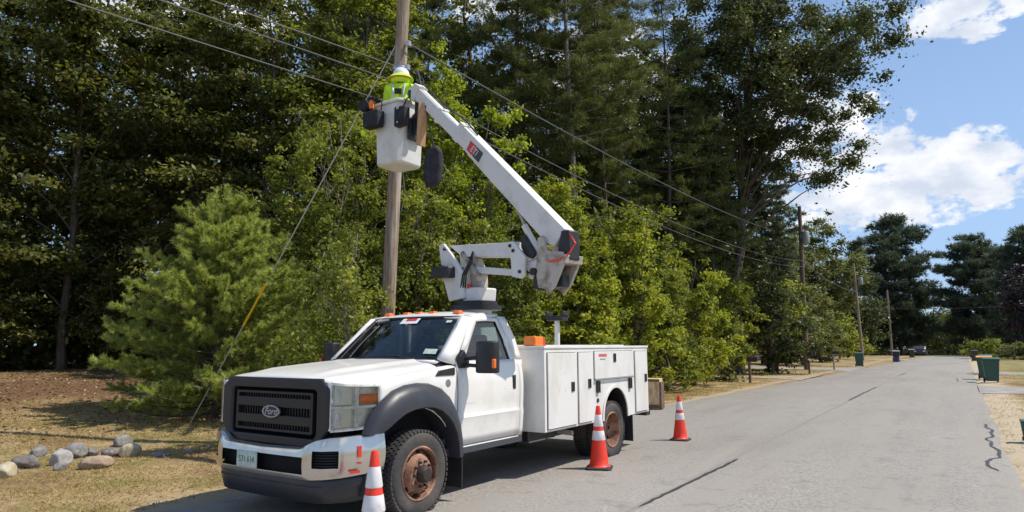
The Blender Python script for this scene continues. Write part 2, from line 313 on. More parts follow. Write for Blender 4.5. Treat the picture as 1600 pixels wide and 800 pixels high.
def ground_mat():
    m, t = new_mat('dry_verge_ground'); N = t.nodes; L = t.links
    out = N.new('ShaderNodeOutputMaterial'); b = N.new('ShaderNodeBsdfPrincipled'); b.inputs['Roughness'].default_value = .95; b.inputs['Specular IOR Level'].default_value = .1; L.new(b.outputs[0], out.inputs[0])
    tcn = N.new('ShaderNodeTexCoord'); P = tcn.outputs['Object']
    def noise(sc, det=6, ro=.6, off=(0, 0, 0)):
        mp = N.new('ShaderNodeMapping'); mp.inputs['Location'].default_value = off; L.new(P, mp.inputs[0])
        n = N.new('ShaderNodeTexNoise'); n.inputs['Scale'].default_value = sc; n.inputs['Detail'].default_value = det; n.inputs['Roughness'].default_value = ro; L.new(mp.outputs[0], n.inputs['Vector']); return n.outputs[0]
    def rng_(x, a, b_):
        r = N.new('ShaderNodeMapRange'); r.inputs[1].default_value = a; r.inputs[2].default_value = b_; L.new(x, r.inputs[0]); return r.outputs[0]
    def mix(f, a, c):
        x = N.new('ShaderNodeMix'); x.data_type = 'RGBA'
        if hasattr(f, 'is_linked'): L.new(f, x.inputs[0])
        for k, v in ((6, a), (7, c)):
            if isinstance(v, tuple): x.inputs[k].default_value = (*v, 1)
            else: L.new(v, x.inputs[k])
        return x.outputs[2]
    c = mix(rng_(noise(.55, 8), .40, .60), (.40, .29, .135), (.48, .36, .20))
    c = mix(rng_(noise(.9, 8, .6, (4, 9, 0)), .48, .60), c, (.23, .21, .06))
    c = mix(rng_(noise(.33, 8, .65, (14, 3, 0)), .52, .62), c, (.20, .10, .055))
    c = mix(rng_(noise(9, 8, .7), .35, .75), c, (.20, .14, .08))
    c = mix(rng_(noise(38, 4, .7, (1, 2, 0)), .60, .72), c, (.52, .43, .29))
    # bare sand right beside the asphalt
    sp = N.new('ShaderNodeSeparateXYZ'); L.new(P, sp.inputs[0])
    nn = noise(1.1, 7, .7, (7, 7, 0))
    def band(x0, wid):
        a = N.new('ShaderNodeMath'); a.operation = 'SUBTRACT'; L.new(sp.outputs[0], a.inputs[0]); a.inputs[1].default_value = x0
        a2 = N.new('ShaderNodeMath'); a2.operation = 'ABSOLUTE'; L.new(a.outputs[0], a2.inputs[0])
        a3 = N.new('ShaderNodeMath'); a3.operation = 'DIVIDE'; L.new(a2.outputs[0], a3.inputs[0]); a3.inputs[1].default_value = wid
        a4 = N.new('ShaderNodeMath'); a4.operation = 'MULTIPLY_ADD'; L.new(nn, a4.inputs[0]); a4.inputs[1].default_value = 2.4; a4.inputs[2].default_value = -.9
        a5 = N.new('ShaderNodeMath'); a5.operation = 'SUBTRACT'; L.new(a4.outputs[0], a5.inputs[0]); L.new(a3.outputs[0], a5.inputs[1])
        return rng_(a5.outputs[0], -.5, .1)
    c = mix(band(.75, 1.0), c, (.50, .41, .29))
    c = mix(band(-7.1, .55), c, (.40, .31, .21))
    gv = rng_(sp.outputs[0], 1.6, 2.6); gm = N.new('ShaderNodeMath'); gm.operation = 'MULTIPLY'; L.new(gv, gm.inputs[0]); L.new(rng_(noise(.7, 7, .6, (8, 1, 0)), .42, .56), gm.inputs[1])
    c = mix(gm.outputs[0], c, (.20, .20, .075))
    # leaf litter under the trees
    lt = rng_(sp.outputs[0], -13.5, -19); 
    lm = N.new('ShaderNodeMath'); lm.operation = 'MULTIPLY'; L.new(lt, lm.inputs[0]); L.new(rng_(noise(.25, 6, .6, (2, 5, 0)), .40, .60), lm.inputs[1])
    c = mix(lm.outputs[0], c, (.15, .085, .05))
    L.new(c, b.inputs['Base Color'])
    bp = N.new('ShaderNodeBump'); bp.inputs['Strength'].default_value = .7; bp.inputs['Distance'].default_value = .03; L.new(noise(16, 7, .7), bp.inputs['Height']); L.new(bp.outputs[0], b.inputs['Normal'])
    return m
def road_mat():
    m, t = new_mat('worn_asphalt'); N = t.nodes; L = t.links
    out = N.new('ShaderNodeOutputMaterial'); b = N.new('ShaderNodeBsdfPrincipled'); b.inputs['Roughness'].default_value = .85; b.inputs['Specular IOR Level'].default_value = .3; L.new(b.outputs[0], out.inputs[0])
    tcn = N.new('ShaderNodeTexCoord'); P = tcn.outputs['Object']
    def noise(sc, det, ro=.6, st=(1, 1, 1)):
        mp = N.new('ShaderNodeMapping'); mp.inputs['Scale'].default_value = st; L.new(P, mp.inputs[0])
        n = N.new('ShaderNodeTexNoise'); n.inputs['Scale'].default_value = sc; n.inputs['Detail'].default_value = det; n.inputs['Roughness'].default_value = ro; L.new(mp.outputs[0], n.inputs['Vector']); return n.outputs[0]
    def mixr(x, a, b_, c1, c2):
        r = N.new('ShaderNodeMapRange'); r.inputs[1].default_value = a; r.inputs[2].default_value = b_; L.new(x, r.inputs[0])
        q = N.new('ShaderNodeMix'); q.data_type = 'RGBA'; L.new(r.outputs[0], q.inputs[0])
        for k, v in ((6, c1), (7, c2)):
            if isinstance(v, tuple): q.inputs[k].default_value = (*v, 1)
            else: L.new(v, q.inputs[k])
        return q.outputs[2]
    c = mixr(noise(.35, 7, .6, (1, .35, 1)), .38, .62, (.325, .297, .26), (.41, .376, .33))
    c = mixr(noise(22, 8, .85), .36, .52, (.15, .137, .122), c)
    c = mixr(noise(75, 5, .75), .36, .50, (.10, .095, .09), c)
    c = mixr(noise(.9, 6, .65, (1.6, .12, 1)), .46, .60, c, (.30, .275, .24))
    c = mixr(noise(110, 3, .7), .60, .70, c, (.52, .50, .47))
    c = mixr(noise(2.2, 8, .7), .56, .72, c, (.21, .192, .172))
    # darker joint along the middle, worn by use
    sp = N.new('ShaderNodeSeparateXYZ'); L.new(P, sp.inputs[0])
    nz = noise(1.2, 5, .6)
    a = N.new('ShaderNodeMath'); a.operation = 'MULTIPLY_ADD'; L.new(nz, a.inputs[0]); a.inputs[1].default_value = .12; a.inputs[2].default_value = 2.79; 
    a1 = N.new('ShaderNodeMath'); a1.operation = 'ADD'; L.new(sp.outputs[0], a1.inputs[0]); L.new(a.outputs[0], a1.inputs[1])
    a2 = N.new('ShaderNodeMath'); a2.operation = 'ABSOLUTE'; L.new(a1.outputs[0], a2.inputs[0])
    c = mixr(a2.outputs[0], .008, .05, (.25, .225, .20), c)
    L.new(c, b.inputs['Base Color'])
    bp = N.new('ShaderNodeBump'); bp.inputs['Strength'].default_value = .45; bp.inputs['Distance'].default_value = .006; L.new(noise(90, 4, .7), bp.inputs['Height']); L.new(bp.outputs[0], b.inputs['Normal'])
    return m
GM = ground_mat(); RM = road_mat()
xs = np.concatenate([np.linspace(-400, -60, 12), np.linspace(-50, -7.05, 70), [-7.0], np.linspace(-6.8, -4.6, 10), np.linspace(-4, .40, 4), [.45], np.linspace(.55, 12, 30), np.linspace(16, 400, 14)])
ys = np.concatenate([np.linspace(-120, -12, 12), np.linspace(-10, 40, 110), np.linspace(41, 230, 100), np.linspace(250, 900, 10)])
sheet('ground', xs, ys, GM, 0.0)
# road with ragged edges
LE = lambda y: float(np.interp(y, [18, 32, 56, 75, 110, 300], [0, .5, 1.05, 1.9, 2.2, 2.2]))
rows_y = np.concatenate([np.linspace(-60, -6, 20), np.linspace(-5, 40, 260), np.linspace(40.5, 215, 200)])
rb = MB(); rr = []
for y in rows_y:
    wob = .05*math.sin(y*1.7)+.035*math.sin(y*4.3+1)+random.uniform(-.025, .025); wob2 = .03*math.sin(y*1.1+2)+random.uniform(-.02, .02)
    zz = gz(-3, y)
    rr.append([(-7.02+wob+LE(y), y, zz-.012), (-6.9+wob+LE(y), y, zz+.018), (-3.3, y, zz+.045), (.32+wob2, y, zz+.018), (.44+wob2, y, zz-.012)])
rb.grid(rr); road = rb.build('road', RM, None, angle=60); tag(road, kind='structure')
def strip(name, pts, wd, mat, z, parent=None, taper=True, jit=.012):
    b = MB(); n = len(pts); rows = []
    for i, (x, y) in enumerate(pts):
        d = (Vector(pts[min(i+1, n-1)])-Vector(pts[max(i-1, 0)])).normalized(); p = Vector((-d.y, d.x))
        ww = wd*(.25 if taper and i in (0, n-1) else 1)*(1+random.uniform(-.25, .25))
        zc = gz(x, y)+z - abs(x+3.3)*.0076
        rows.append([(x-p.x*ww/2, y-p.y*ww/2, zc), (x+p.x*ww/2, y+p.y*ww/2, zc)])
    b.grid(rows); o = b.build(name, mat, parent, smooth=False); return o
def wander(x0, y0, x1, y1, n, j):
    return [(x0+(x1-x0)*i/n+random.uniform(-j, j)*(0 < i < n), y0+(y1-y0)*i/n) for i in range(n+1)]
tag(strip('sealed_crack', wander(-2.83, 6.6, -2.78, 10.05, 26, .012), .04, 'rubber_seal', .051), kind='structure')
tag(strip('sealed_crack', wander(-2.87, 22.1, -2.86, 29.6, 30, .03), .055, 'rubber_seal', .051), kind='structure')
tag(strip('sealed_crack', wander(-2.85, 41, -2.8, 45, 10, .03), .07, 'rubber_seal', .051), kind='structure')
tag(strip('sealed_crack', [(.30+.05*math.sin(y*2.1)+.028*math.sin(y*6.3+1)+random.uniform(-.018, .018), y) for y in np.arange(17.2, 12.2, -.11)]+[(.26-.10*math.sin((12.2-y)*2.6)+random.uniform(-.015, .015), y) for y in np.arange(12.1, 10.9, -.08)], .042, 'rubber_seal', .051), kind='structure')
tag(strip('sealed_crack', [(-.35, 40), (-.3, 37), (-.25, 36)], .05, 'rubber_seal', .051), kind='structure')
# driveways
M['drive'] = pmat('pale_driveway', (.36, .335, .30), .9, 0, (.27, .25, .22), 1.5, 8, .4, .6, bump=.3, bscale=60)
M['gravel'] = pmat('sandy_driveway', (.42, .34, .25), .95, 0, (.30, .23, .16), 2.0, 8, .4, .6, bump=.4, bscale=60)
def apron(name, x0, x1, y0, y1, mat, flare=1.5, skew=0):
    b = MB(); rows = []
    for i in range(25):
        t = i/24; x = x0+(x1-x0)*t; fl = flare*math.exp(-abs(x-x0)/1.6); s_ = skew*t
        a, c = y0-fl+s_+random.uniform(-.05, .05), y1+fl+s_+random.uniform(-.05, .05)
        rows.append([(x, a+(c-a)*k/6, gz(x, a+(c-a)*k/6)+.034+(0 if 0 < k < 6 else -.02)) for k in range(7)])
    b.grid(rows); tag(b.build(name, mat, None), kind='structure')
apron('driveway', .38, 40, 28.6, 32.2, 'drive', .8, 3)
apron('driveway', .38, 40, 46, 49, 'drive', 1, 2)
apron('driveway', -5.9, -26, 50, 54, 'drive', 3)
apron('driveway', -6.4, -22, 36.2, 38.4, 'gravel', 2)
apron('driveway', -4.9, -30, 84, 88, 'gravel', 2)

# ------------------------------------------------------------------ bucket truck
Xc, Yf, TT = -5.597, 5.24, -0.0073
truck = empty('bucket_truck', (Xc, Yf, 0.012), TT, 'white utility bucket truck with raised boom parked on the road shoulder beside the pole', 'truck')
TI = truck.matrix_basis.inverted()
def Tl(p): return TI @ Vector(p)       # world point to truck coordinates
# truck coordinates: x = towards driver's side, y = backwards from the front axle, z = up
def lat(z):
    P = [(.50, .955), (.60, .975), (.84, .995), (.87, 1.003), (.90, .988), (1.1, .998), (1.25, .995), (1.38, .975), (1.45, .952), (1.55, .925), (1.98, .795), (2.1, .76)]
    return float(np.interp(z, [a for a, _ in P], [b for _, b in P]))
def sideskin(b0, b1, zlo, zhi, sgn, nb=10, nz=14, inset=0):
    rows = []
    for i in range(nb+1):
        b = b0+(b1-b0)*i/nb; a, c = zlo(b), zhi(b)
        zs = sorted(set([a, c]+[z for z in np.linspace(a, c, nz)]+[]))
        rows.append([(sgn*(lat(z)-inset), b, z) for z in np.linspace(a, c, nz)])
    return rows
cab = MB()
belt = lambda b: float(np.interp(b, [-.5, .6, .7, 1.9, 2.02], [1.30, 1.43, 1.44, 1.47, 1.47]))
for s in (1, -1):
    # rear cab corner and quarter
    rows = []
    for b, zt in ((1.885, 1.47), (1.95, 1.47), (2.0, 1.47), (2.02, 1.47)):
        rows.append([(s*(lat(z)-(0.0 if b < 1.99 else .02 if b < 2.01 else .05)), b, z) for z in np.linspace(.56+(.03 if b > 2 else 0), zt, 14)])
    cab.grid(rows)
    # greenhouse rear quarter
    cab.grid([[(s*lat(z), bd(z), z) for z in np.linspace(1.47, 2.0, 8)] for bd in
              ((lambda z: np.interp(z, [1.47, 2.0], [1.885, 1.70])), (lambda z: np.interp(z, [1.47, 2.0], [1.95, 1.80])), (lambda z: np.interp(z, [1.47, 1.75, 2.0], [2.0, 1.97, 1.86])))])
    # A pillar
    A0, A1 = Vector((s*.86, .56, 1.47)), Vector((s*.735, 1.10, 1.975)); D0, D1 = Vector((s*.957, .66, 1.44)), Vector((s*.805, 1.165, 1.965))
    W0, W1 = Vector((s*.81, .545, 1.50)), Vector((s*.69, 1.09, 1.985))
    cab.grid([[W0.lerp(W1, t) for t in np.linspace(0, 1, 6)], [A0.lerp(A1, t)+Vector((s*.012, -.02, .012)) for t in np.linspace(0, 1, 6)], [D0.lerp(D1, t) for t in np.linspace(0, 1, 6)]])
    # roof side rail
    cab.grid([[(s*lat(1.965), 1.165, 1.965), (s*.797, 1.4, 1.985), (s*.797, 1.62, 1.995), (s*lat(2.0), 1.70, 2.0)], [(s*.735, 1.12, 1.995), (s*.75, 1.4, 2.03), (s*.75, 1.62, 2.035), (s*.745, 1.78, 2.03)]])
    # rocker below door
    cab.grid([[(s*.955, b, .52) for b in np.linspace(.66, 1.9, 6)], [(s*.965, b, .565) for b in np.linspace(.66, 1.9, 6)]])
# roof
rows = []
for b, z in ((1.085, 1.985), (1.12, 2.01), (1.2, 2.035), (1.4, 2.06), (1.6, 2.065), (1.75, 2.055), (1.84, 2.02), (1.88, 1.97)):
    wd = .745 if b < 1.8 else .76
    rows.append([(wd*t, b + (.0 if b > 1.3 else .03*abs(t)**2), z-.035*abs(t)**3-.01*t*t) for t in np.linspace(-1, 1, 17)])
cab.grid(rows)
# back wall ring round the rear window, lower back wall, cowl
cab.add([(-.76, 1.88, 1.97), (.76, 1.88, 1.97), (.93, 2.02, 1.47), (-.93, 2.02, 1.47), (-.62, 1.915, 1.88), (.62, 1.915, 1.88), (.66, 2.0, 1.52), (-.66, 2.0, 1.52)], [(0, 1, 5, 4), (1, 2, 6, 5), (2, 3, 7, 6), (3, 0, 4, 7)])
cab.add([(-.94, 2.02, 1.47), (.94, 2.02, 1.47), (.94, 2.02, .56), (-.94, 2.02, .56)], [(0, 1, 2, 3)])
cab.grid([[(x, .50, 1.485-.05*abs(x)**3) for x in np.linspace(-.83, .83, 9)], [(x, .58, 1.50-.04*abs(x)**3) for x in np.linspace(-.83, .83, 9)]])
cab.build('cab', 'white', truck, solid=.018, angle=50)
ff = MB(); ff.box2((-.93, .0, .60), (.93, 2.0, .66)); ff.box2((-.86, .50, .66), (.86, .54, 1.44)); ff.box2((-.97, -.1, .48), (.97, 1.98, .56)); ff.build('cab_floor', 'dash', truck)
# windscreen
wg = MB(); rows = []
for t in np.linspace(0, 1, 9):
    z = 1.49+(1.985-1.49)*t; y = .54+(1.09-.54)*t; wdd = .82-(.82-.695)*t
    rows.append([(wdd*u, y+.10*u*u-.10+.01, z+.015*math.sin(t*math.pi)-(.02*u*u*(1-t))) for u in np.linspace(-1, 1, 17)])
wsb = [[(p[0], p[1]+.07, p[2]-.005) for p in r] for r in rows]
wg.grid(wsb); ws = wg.build('windshield', 'glass', truck)
fr = MB()
edge = [r[0] for r in wsb]+[p for p in wsb[-1]]+[r[-1] for r in reversed(wsb)]
fr.tube([(p[0], p[1]-.006, p[2]+.004) for p in edge], .016, 6); fr.tube([(p[0], p[1]-.012, p[2]+.006) for p in wsb[0]], .03, 6); fr.build('seal', 'black', ws)
st = MB(); q0 = wsb[7]; 
def wsp(u, t):
    i = t*8; a = int(min(i, 7)); f = i-a; j = (u+1)*8; c = int(min(j, 15)); g = j-c
    lerp = lambda A, B, k: Vector(A).lerp(Vector(B), k)
    return lerp(lerp(wsb[a][c], wsb[a][c+1], g), lerp(wsb[a+1][c], wsb[a+1][c+1], g), f)+Vector((0, -.010, .010))
def decal(name, u0, u1, t0, t1, mat, off=0):
    b = MB(); b.grid([[wsp(u, t)+Vector((0, -off, off)) for u in np.linspace(u0, u1, 5)] for t in np.linspace(t0, t1, 3)]); return b.build(name, mat, ws, smooth=False)
decal('sticker', -.22, .18, .83, .97, 'helmet'); decal('sticker', -.12, .12, .90, .965, 'red', .002); decal('inspection_sticker', .66, .86, .13, .23, 'plate'); decal('sticker', .74, .84, .84, .90, 'plate')
wp = MB()
for s in (-.45, .35): wp.tube([wsp(s, .01), wsp(s+.1, .04), wsp(s+.75 if s < 0 else s+.5, .07)], .008, 5)
wp.build('wiper', 'black', ws)
rg = MB(); rg.add([(-.62, 1.915, 1.88), (.62, 1.915, 1.88), (.66, 2.0, 1.52), (-.66, 2.0, 1.52)], [(0, 1, 2, 3)]); rg.build('rear_window', 'glass', truck, smooth=False)
# interior
it = MB(); it.prism([(.56, 1.20), (.56, 1.46), (.72, 1.475), (.92, 1.42), (.98, 1.30), (.95, 1.1)], -.84, .84, 'x'); it.build('dashboard', 'dash', truck, bevel=.02)
for cx in (-.45, .45):
    se = MB(); se.box2((cx-.27, 1.18, .85), (cx+.27, 1.7, 1.02)); se.prism([(1.55, .95), (1.68, .95), (1.80, 1.55), (1.70, 1.58)], cx-.25, cx+.25, 'x'); seo = se.build('seat', 'seat', truck, bevel=.05, seg=3)
    se = MB(); se.box2((cx-.14, 1.72, 1.57), (cx+.14, 1.80, 1.78)); se.build('headrest', 'seat', seo, bevel=.04, seg=3)
sw = MB(); cs = []
for k in range(25):
    a = 2*math.pi*k/24; cs.append((.45+.19*math.cos(a), 1.02+.07*math.sin(a), 1.40+.175*math.sin(a)))
sw.tube(cs, .016, 6, caps=False); sw.tube([(.45, .88, 1.35), (.45, 1.02, 1.40)], .05, 8); sw.tube([(.27, 1.02, 1.4), (.63, 1.02, 1.4)], .018, 6); sw.build('steering_wheel', 'black', truck)
# fenders
def arch(b):
    r = .60; c = .43; t = r*r-b*b
    return c+math.sqrt(t) if t > 0 else .0
for s in (1, -1):
    f = MB(); rows = []
    hoodedge = lambda b: float(np.interp(b, [-.62, -.4, 0, .4, .62], [1.285, 1.325, 1.375, 1.415, 1.432]))
    for b in np.concatenate([np.linspace(-.50, -.2, 7), np.linspace(-.15, .2, 6), np.linspace(.25, .66, 10)]):
        zl = max(arch(b), .86 if b < 0 else .55); zt = hoodedge(b)-.055
        r_ = [(s*(.985 if b < 0 else lat(z)), b, z) for z in np.linspace(zl, zt, 10)]
        r_ += [(s*.975, b, zt+.022), (s*.945, b, zt+.045), (s*.905, b, zt+.052), (s*.875, b, zt+.048)]
        rows.append(r_)
    f.grid(rows); fo = f.build('fender', 'white', truck, solid=.012, angle=45)
    v = MB(); v.prism([(.30, 1.33), (.36, 1.385), (.62, 1.41), (.62, 1.33)], s*.975, s*(1.0), 'x'); v.build('fender_vent', 'black', fo, bevel=.006)
    e = MB(); e.lathe([(.045, 0), (.045, .008), (.030, .012)], (s*.993, .50, 1.245), 20, 'x') if s > 0 else e.lathe([(.045, 0), (.045, -.008), (.030, -.012)], (s*.993, .50, 1.245), 20, 'x'); e.build('round_emblem', 'steel', fo)
    fl = MB()
    OU = [(-.70, .84), (-.665, .93), (-.60, 1.03), (-.50, 1.13), (-.36, 1.215), (-.18, 1.262), (0, 1.275), (.18, 1.262), (.34, 1.215), (.48, 1.12), (.575, 1.0), (.64, .85), (.675, .68), (.685, .50)]
    IN = [(-.54, .845), (-.50, .865), (-.45, .90), (-.38, .95), (-.27, 1.00), (-.14, 1.03), (0, 1.04), (.14, 1.03), (.27, .99), (.38, .92), (.46, .84), (.52, .74), (.555, .62), (.57, .48)]
    rws = []
    for (o_, i_) in zip(OU, IN):
        l0 = 1.0 if o_[0] > -.55 else np.interp(o_[0], [-.75, -.55], [.955, .995]); rws.append([(s*l0, o_[0], o_[1]), (s*(l0+.05), o_[0]*.93+i_[0]*.07, o_[1]*.93+i_[1]*.07), (s*(l0+.10), o_[0]*.65+i_[0]*.35, o_[1]*.65+i_[1]*.35), (s*(l0+.118), o_[0]*.25+i_[0]*.75, o_[1]*.25+i_[1]*.75), (s*(l0+.118), i_[0], i_[1]), (s*(l0+.09), i_[0]*.985, i_[1]*.99), (s*.80, i_[0]*.985, i_[1]*.99), (s*.55, i_[0]*.985, i_[1]*.99)])
    fl.grid(rws); fl.build('wheel_arch_flare', 'dgrey', truck, angle=60)
    # step between bumper and wheel
    vv = MB(); vv.prism([(-.62, .80), (-.40, .83), (-.46, .70), (-.48, .45), (-.52, .30), (-.66, .28)], s*.80, s*.985, 'x'); vv.build('fender_liner', 'dgrey', truck, bevel=.01)
    mf = MB(); mf.box2((s*.78, .64, .16), (s*1.08, .655, .55)); mf.build('mud_flap', 'black', truck)
# hood
hd = MB(); rows = []
for i, b in enumerate([-.93, -.925, -.90, -.85, -.75, -.6, -.4, -.2, 0, .2, .4, .52, .56]):
    base = float(np.interp(b, [-.93, -.925, -.90, -.85, -.75, -.6, 0, .56], [1.335, 1.36, 1.378, 1.392, 1.405, 1.42, 1.465, 1.498]))
    row = []
    for u in np.linspace(-1, 1, 41):
        l = .885*u; a = abs(l)
        plan = .40*max(0, (a-.70))**1.2*4 if b < -.5 else 0
        plan *= float(np.interp(b, [-.93, -.5], [1, 0]))
        ridge = .022*math.exp(-((a-.50)/.07)**2)*float(np.interp(b, [-.9, -.6, .5], [0, 1, 1])) + .020*float(np.interp(a, [.40, .54], [1, 0]))*float(np.interp(b, [-.9, -.5], [.2, 1]))
        drop = .035*(a/.885)**2 + .055*max(0, (a-.70)/.185)**2
        row.append((l, b+plan, base-drop+ridge-.02))
    rows.append(row)
hd.grid(rows); hd.build('hood', 'white', truck, solid=.012, angle=50)
# front clip filler between hood front and headlights (white) and engine bay darkness
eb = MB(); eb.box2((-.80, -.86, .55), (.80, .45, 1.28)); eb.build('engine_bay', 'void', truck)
# grille
def octo(x0, x1, z0, z1, ct, cb):
    return [(x0+ct, z1), (x1-ct, z1), (x1, z1-ct*.75), (x1, z0+cb*1.2), (x1-cb, z0), (x0+cb, z0), (x0, z0+cb*1.2), (x0, z1-ct*.75)]
gy = -.93
gr = MB(); gr.ring(octo(-.80, .80, .715, 1.345, .12, .16), octo(-.63, .63, .80, 1.245, .03, .03), gy-.02, gy+.10, 'y')
grille = gr.build('grille', 'grilledark', truck, bevel=.028, seg=3)
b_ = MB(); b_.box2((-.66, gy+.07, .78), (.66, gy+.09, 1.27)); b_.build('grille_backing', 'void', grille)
b_ = MB(); b_.ring(octo(-.575, .575, .835, 1.215, .01, .01), octo(-.545, .545, .86, 1.19, .01, .01), gy-.01, gy+.04, 'y')
b_.box2((-.55, gy-.012, 1.065), (.55, gy+.03, 1.155)); b_.box2((-.55, gy-.012, .905), (.55, gy+.03, .99)); b_.build('grille_bar', 'grillebar', grille, bevel=.006)
b_ = MB()
for k in range(27):
    x = -.53+1.06*k/26; b_.box2((x-.006, gy+.03, .86), (x+.006, gy+.05, 1.19))
b_.build('mesh_insert', 'black', grille)
em = MB()
def ell(a, b, n=32): return [(a*math.cos(2*math.pi*k/n), 1.025+b*math.sin(2*math.pi*k/n)) for k in range(n)]
em.ring(ell(.132, .060), ell(.112, .045), gy-.035, gy-.01, 'y'); eo = em.build('oval_emblem', 'steel', grille, bevel=.004)
em = MB(); em.prism(ell(.116, .048), gy-.028, gy-.01, 'y'); em.build('emblem_field', 'blue', grille, smooth=False)
text('emblem_lettering', 'Ford', .088, 'steel', grille, frame((0, gy-.030, 1.025), (1, 0, 0), (0, 0, 1)), .003, .35, sx_=1.1, bold=.002)
# headlights
for s in (1, -1):
    # lamp plan curve, inner to outer
    PC = [(.81, -.935), (.86, -.915), (.91, -.86), (.95, -.76), (.975, -.64), (.985, -.50)]
    def pc(t):
        i = t*5; a = int(min(i, 4)); f = i-a; return PC[a][0]+(PC[a+1][0]-PC[a][0])*f, PC[a][1]+(PC[a+1][1]-PC[a][1])*f
    ztop = lambda t: 1.305-.03*t; zbot = lambda t: .885+.02*t
    hb = MB(); rows = []
    for t in np.linspace(0, 1, 16):
        x, y = pc(t); z0, z1 = zbot(t), ztop(t)
        rows.append([(s*(x-.05), y+.045, z) for z in np.linspace(z0, z1, 10)])
    hb.grid(rows)
    hl = hb.build('headlight', 'lampsilver', truck)
    fr = MB()
    for zz in (zbot, ztop, lambda t: 1.09): fr.grid([[(s*(pc(t)[0]-.055), pc(t)[1]+.05, zz(t)-.012), (s*pc(t)[0], pc(t)[1]+.004, zz(t)-.012), (s*pc(t)[0], pc(t)[1]+.004, zz(t)+.012), (s*(pc(t)[0]-.055), pc(t)[1]+.05, zz(t)+.012)] for t in np.linspace(0, 1, 14)])
    for t in (0.02, .58, .98):
        x, y = pc(t); fr.box2((s*(x-.055), y+.0, zbot(t)), (s*(x-.0), y+.05, ztop(t)))
    fr.build('bezel', 'lampsilver', hl)
    M.setdefault('lampgrey', pmat('lamp_bowl_grey', (.62, .62, .62), .25, .5))
    for za, zb in ((1.11, 1.285), (.905, 1.075)):
        bw = MB(); bw.grid([[(s*(pc(t)[0]-.030), pc(t)[1]+.030, z) for z in (za, zb)] for t in np.linspace(.06, .54, 8)]); bw.build('lamp_bowl', 'lampgrey', hl)
    for zc in (1.195, .99):
        rf = MB(); x, y = pc(.28); rf.lathe([(.062, -.012), (.058, -.006), (.040, .008), (.018, .016), (.001, .018)], (s*(x-.055), y+.022, zc), 18, 'y'); rf.build('reflector', 'lampsilver', hl)
    am = MB(); am.grid([[(s*(pc(t)[0]-.006), pc(t)[1]+.004, z) for z in (1.115, 1.16, 1.205)] for t in np.linspace(.66, .97, 6)]); am.build('turn_signal', 'orange', hl, solid=.008)
    lens = MB(); lens.grid([[(s*(pc(t)[0]+.004), pc(t)[1]-.004, z) for z in np.linspace(zbot(t), ztop(t), 6)] for t in np.linspace(0, 1, 12)]); lens.build('lamp_cover', 'lampglass', hl)
for s in (1, -1):
    hp = MB(); rows = []
    for t in np.linspace(0, 1, 12):
        i = t*5; a = int(min(i, 4)); f = i-a; x = PC[a][0]+(PC[a+1][0]-PC[a][0])*f; y = PC[a][1]+(PC[a+1][1]-PC[a][1])*f
        rows.append([(s*(x-.0), y+.012, 1.300-.03*t), (s*(x-.015), y+.03, 1.325-.03*t), (s*(x-.06), y+.10, 1.345-.02*t), (s*(x-.13), y+.22, 1.350-.01*t)])
    hp.grid(rows); hp.build('header_panel', 'white', truck)
# bumper
def bplan(t):  # t in -1..1 across
    a = abs(t); P = [(0, 0, -1.045), (.35, .35, -1.04), (.62, .65, -1.025), (.74, .80, -.98), (.84, .91, -.87), (.92, .975, -.72), (1, 1.0, -.44)]
    x = float(np.interp(a, [p[0] for p in P], [p[1] for p in P])); y = float(np.interp(a, [p[0] for p in P], [p[2] for p in P])); return math.copysign(x, t), y
def btop(t): return float(np.interp(abs(t), [0, .52, .66, .76, .9, 1], [.715, .725, .80, .825, .835, .83]))
def bbot(t): return float(np.interp(abs(t), [0, .6, .8, 1], [.455, .455, .475, .50]))
def hole(t, z):
    a = abs(t)
    return (a < .57 and .505 < z < .655) or (.66 < a < .82 and .565 < z < .715)
bm_ = MB(); ts = sorted(set(list(np.linspace(-1, 1, 61))+[.57, -.57, .66, -.66, .82, -.82])); NZ = 16
zfrac = np.linspace(0, 1, NZ)
grid = []
for t in ts:
    x, y = bplan(t); z0, z1 = bbot(t), btop(t); col = []
    zs = [z0, z0+.02, .505, .53, .565, .60, .63, .655, .68, .70, .715]; zs = [min(max(z, z0), z1-.01) for z in zs]+[z1-.006, z1]
    for z in zs:
        k = (z-z0)/(z1-z0); bul = .035*math.sin(math.pi*min(max(k, 0), 1))**.5
        nx = x/1.0*abs(x)**3; col.append((x+(.03*nx*math.sin(math.pi*k) if abs(t) > .8 else 0), y-bul*(1-abs(nx)*.8), z))
    x2, y2 = x*.97, y+.06; col.append((x2, y2, z1+.005)); grid.append(col)
n = len(grid[0]); base = len(bm_.v); bm_.v += [p for c_ in grid for p in c_]
for i in range(len(ts)-1):
    for k in range(n-1):
        tm = (ts[i]+ts[i+1])/2; zm = (grid[i][k][2]+grid[i][k+1][2])/2
        if k < n-2 and hole(tm, zm): continue
        if abs(grid[i][k][2]-grid[i][k+1][2]) < 1e-6 and k < n-2 and abs(grid[i+1][k][2]-grid[i+1][k+1][2]) < 1e-6: continue
        bm_.f.append((i*n+k, (i+1)*n+k, (i+1)*n+k+1, i*n+k+1))
bumper = bm_.build('front_bumper', 'chrome', truck, angle=35)
bb = MB(); bb.grid([[(bplan(t)[0]*.955, bplan(t)[1]+.055, z) for z in (.46, .8 if abs(t) > .66 else .70)] for t in np.linspace(-1, 1, 41)]); bb.build('bumper_backing', 'void', bumper)
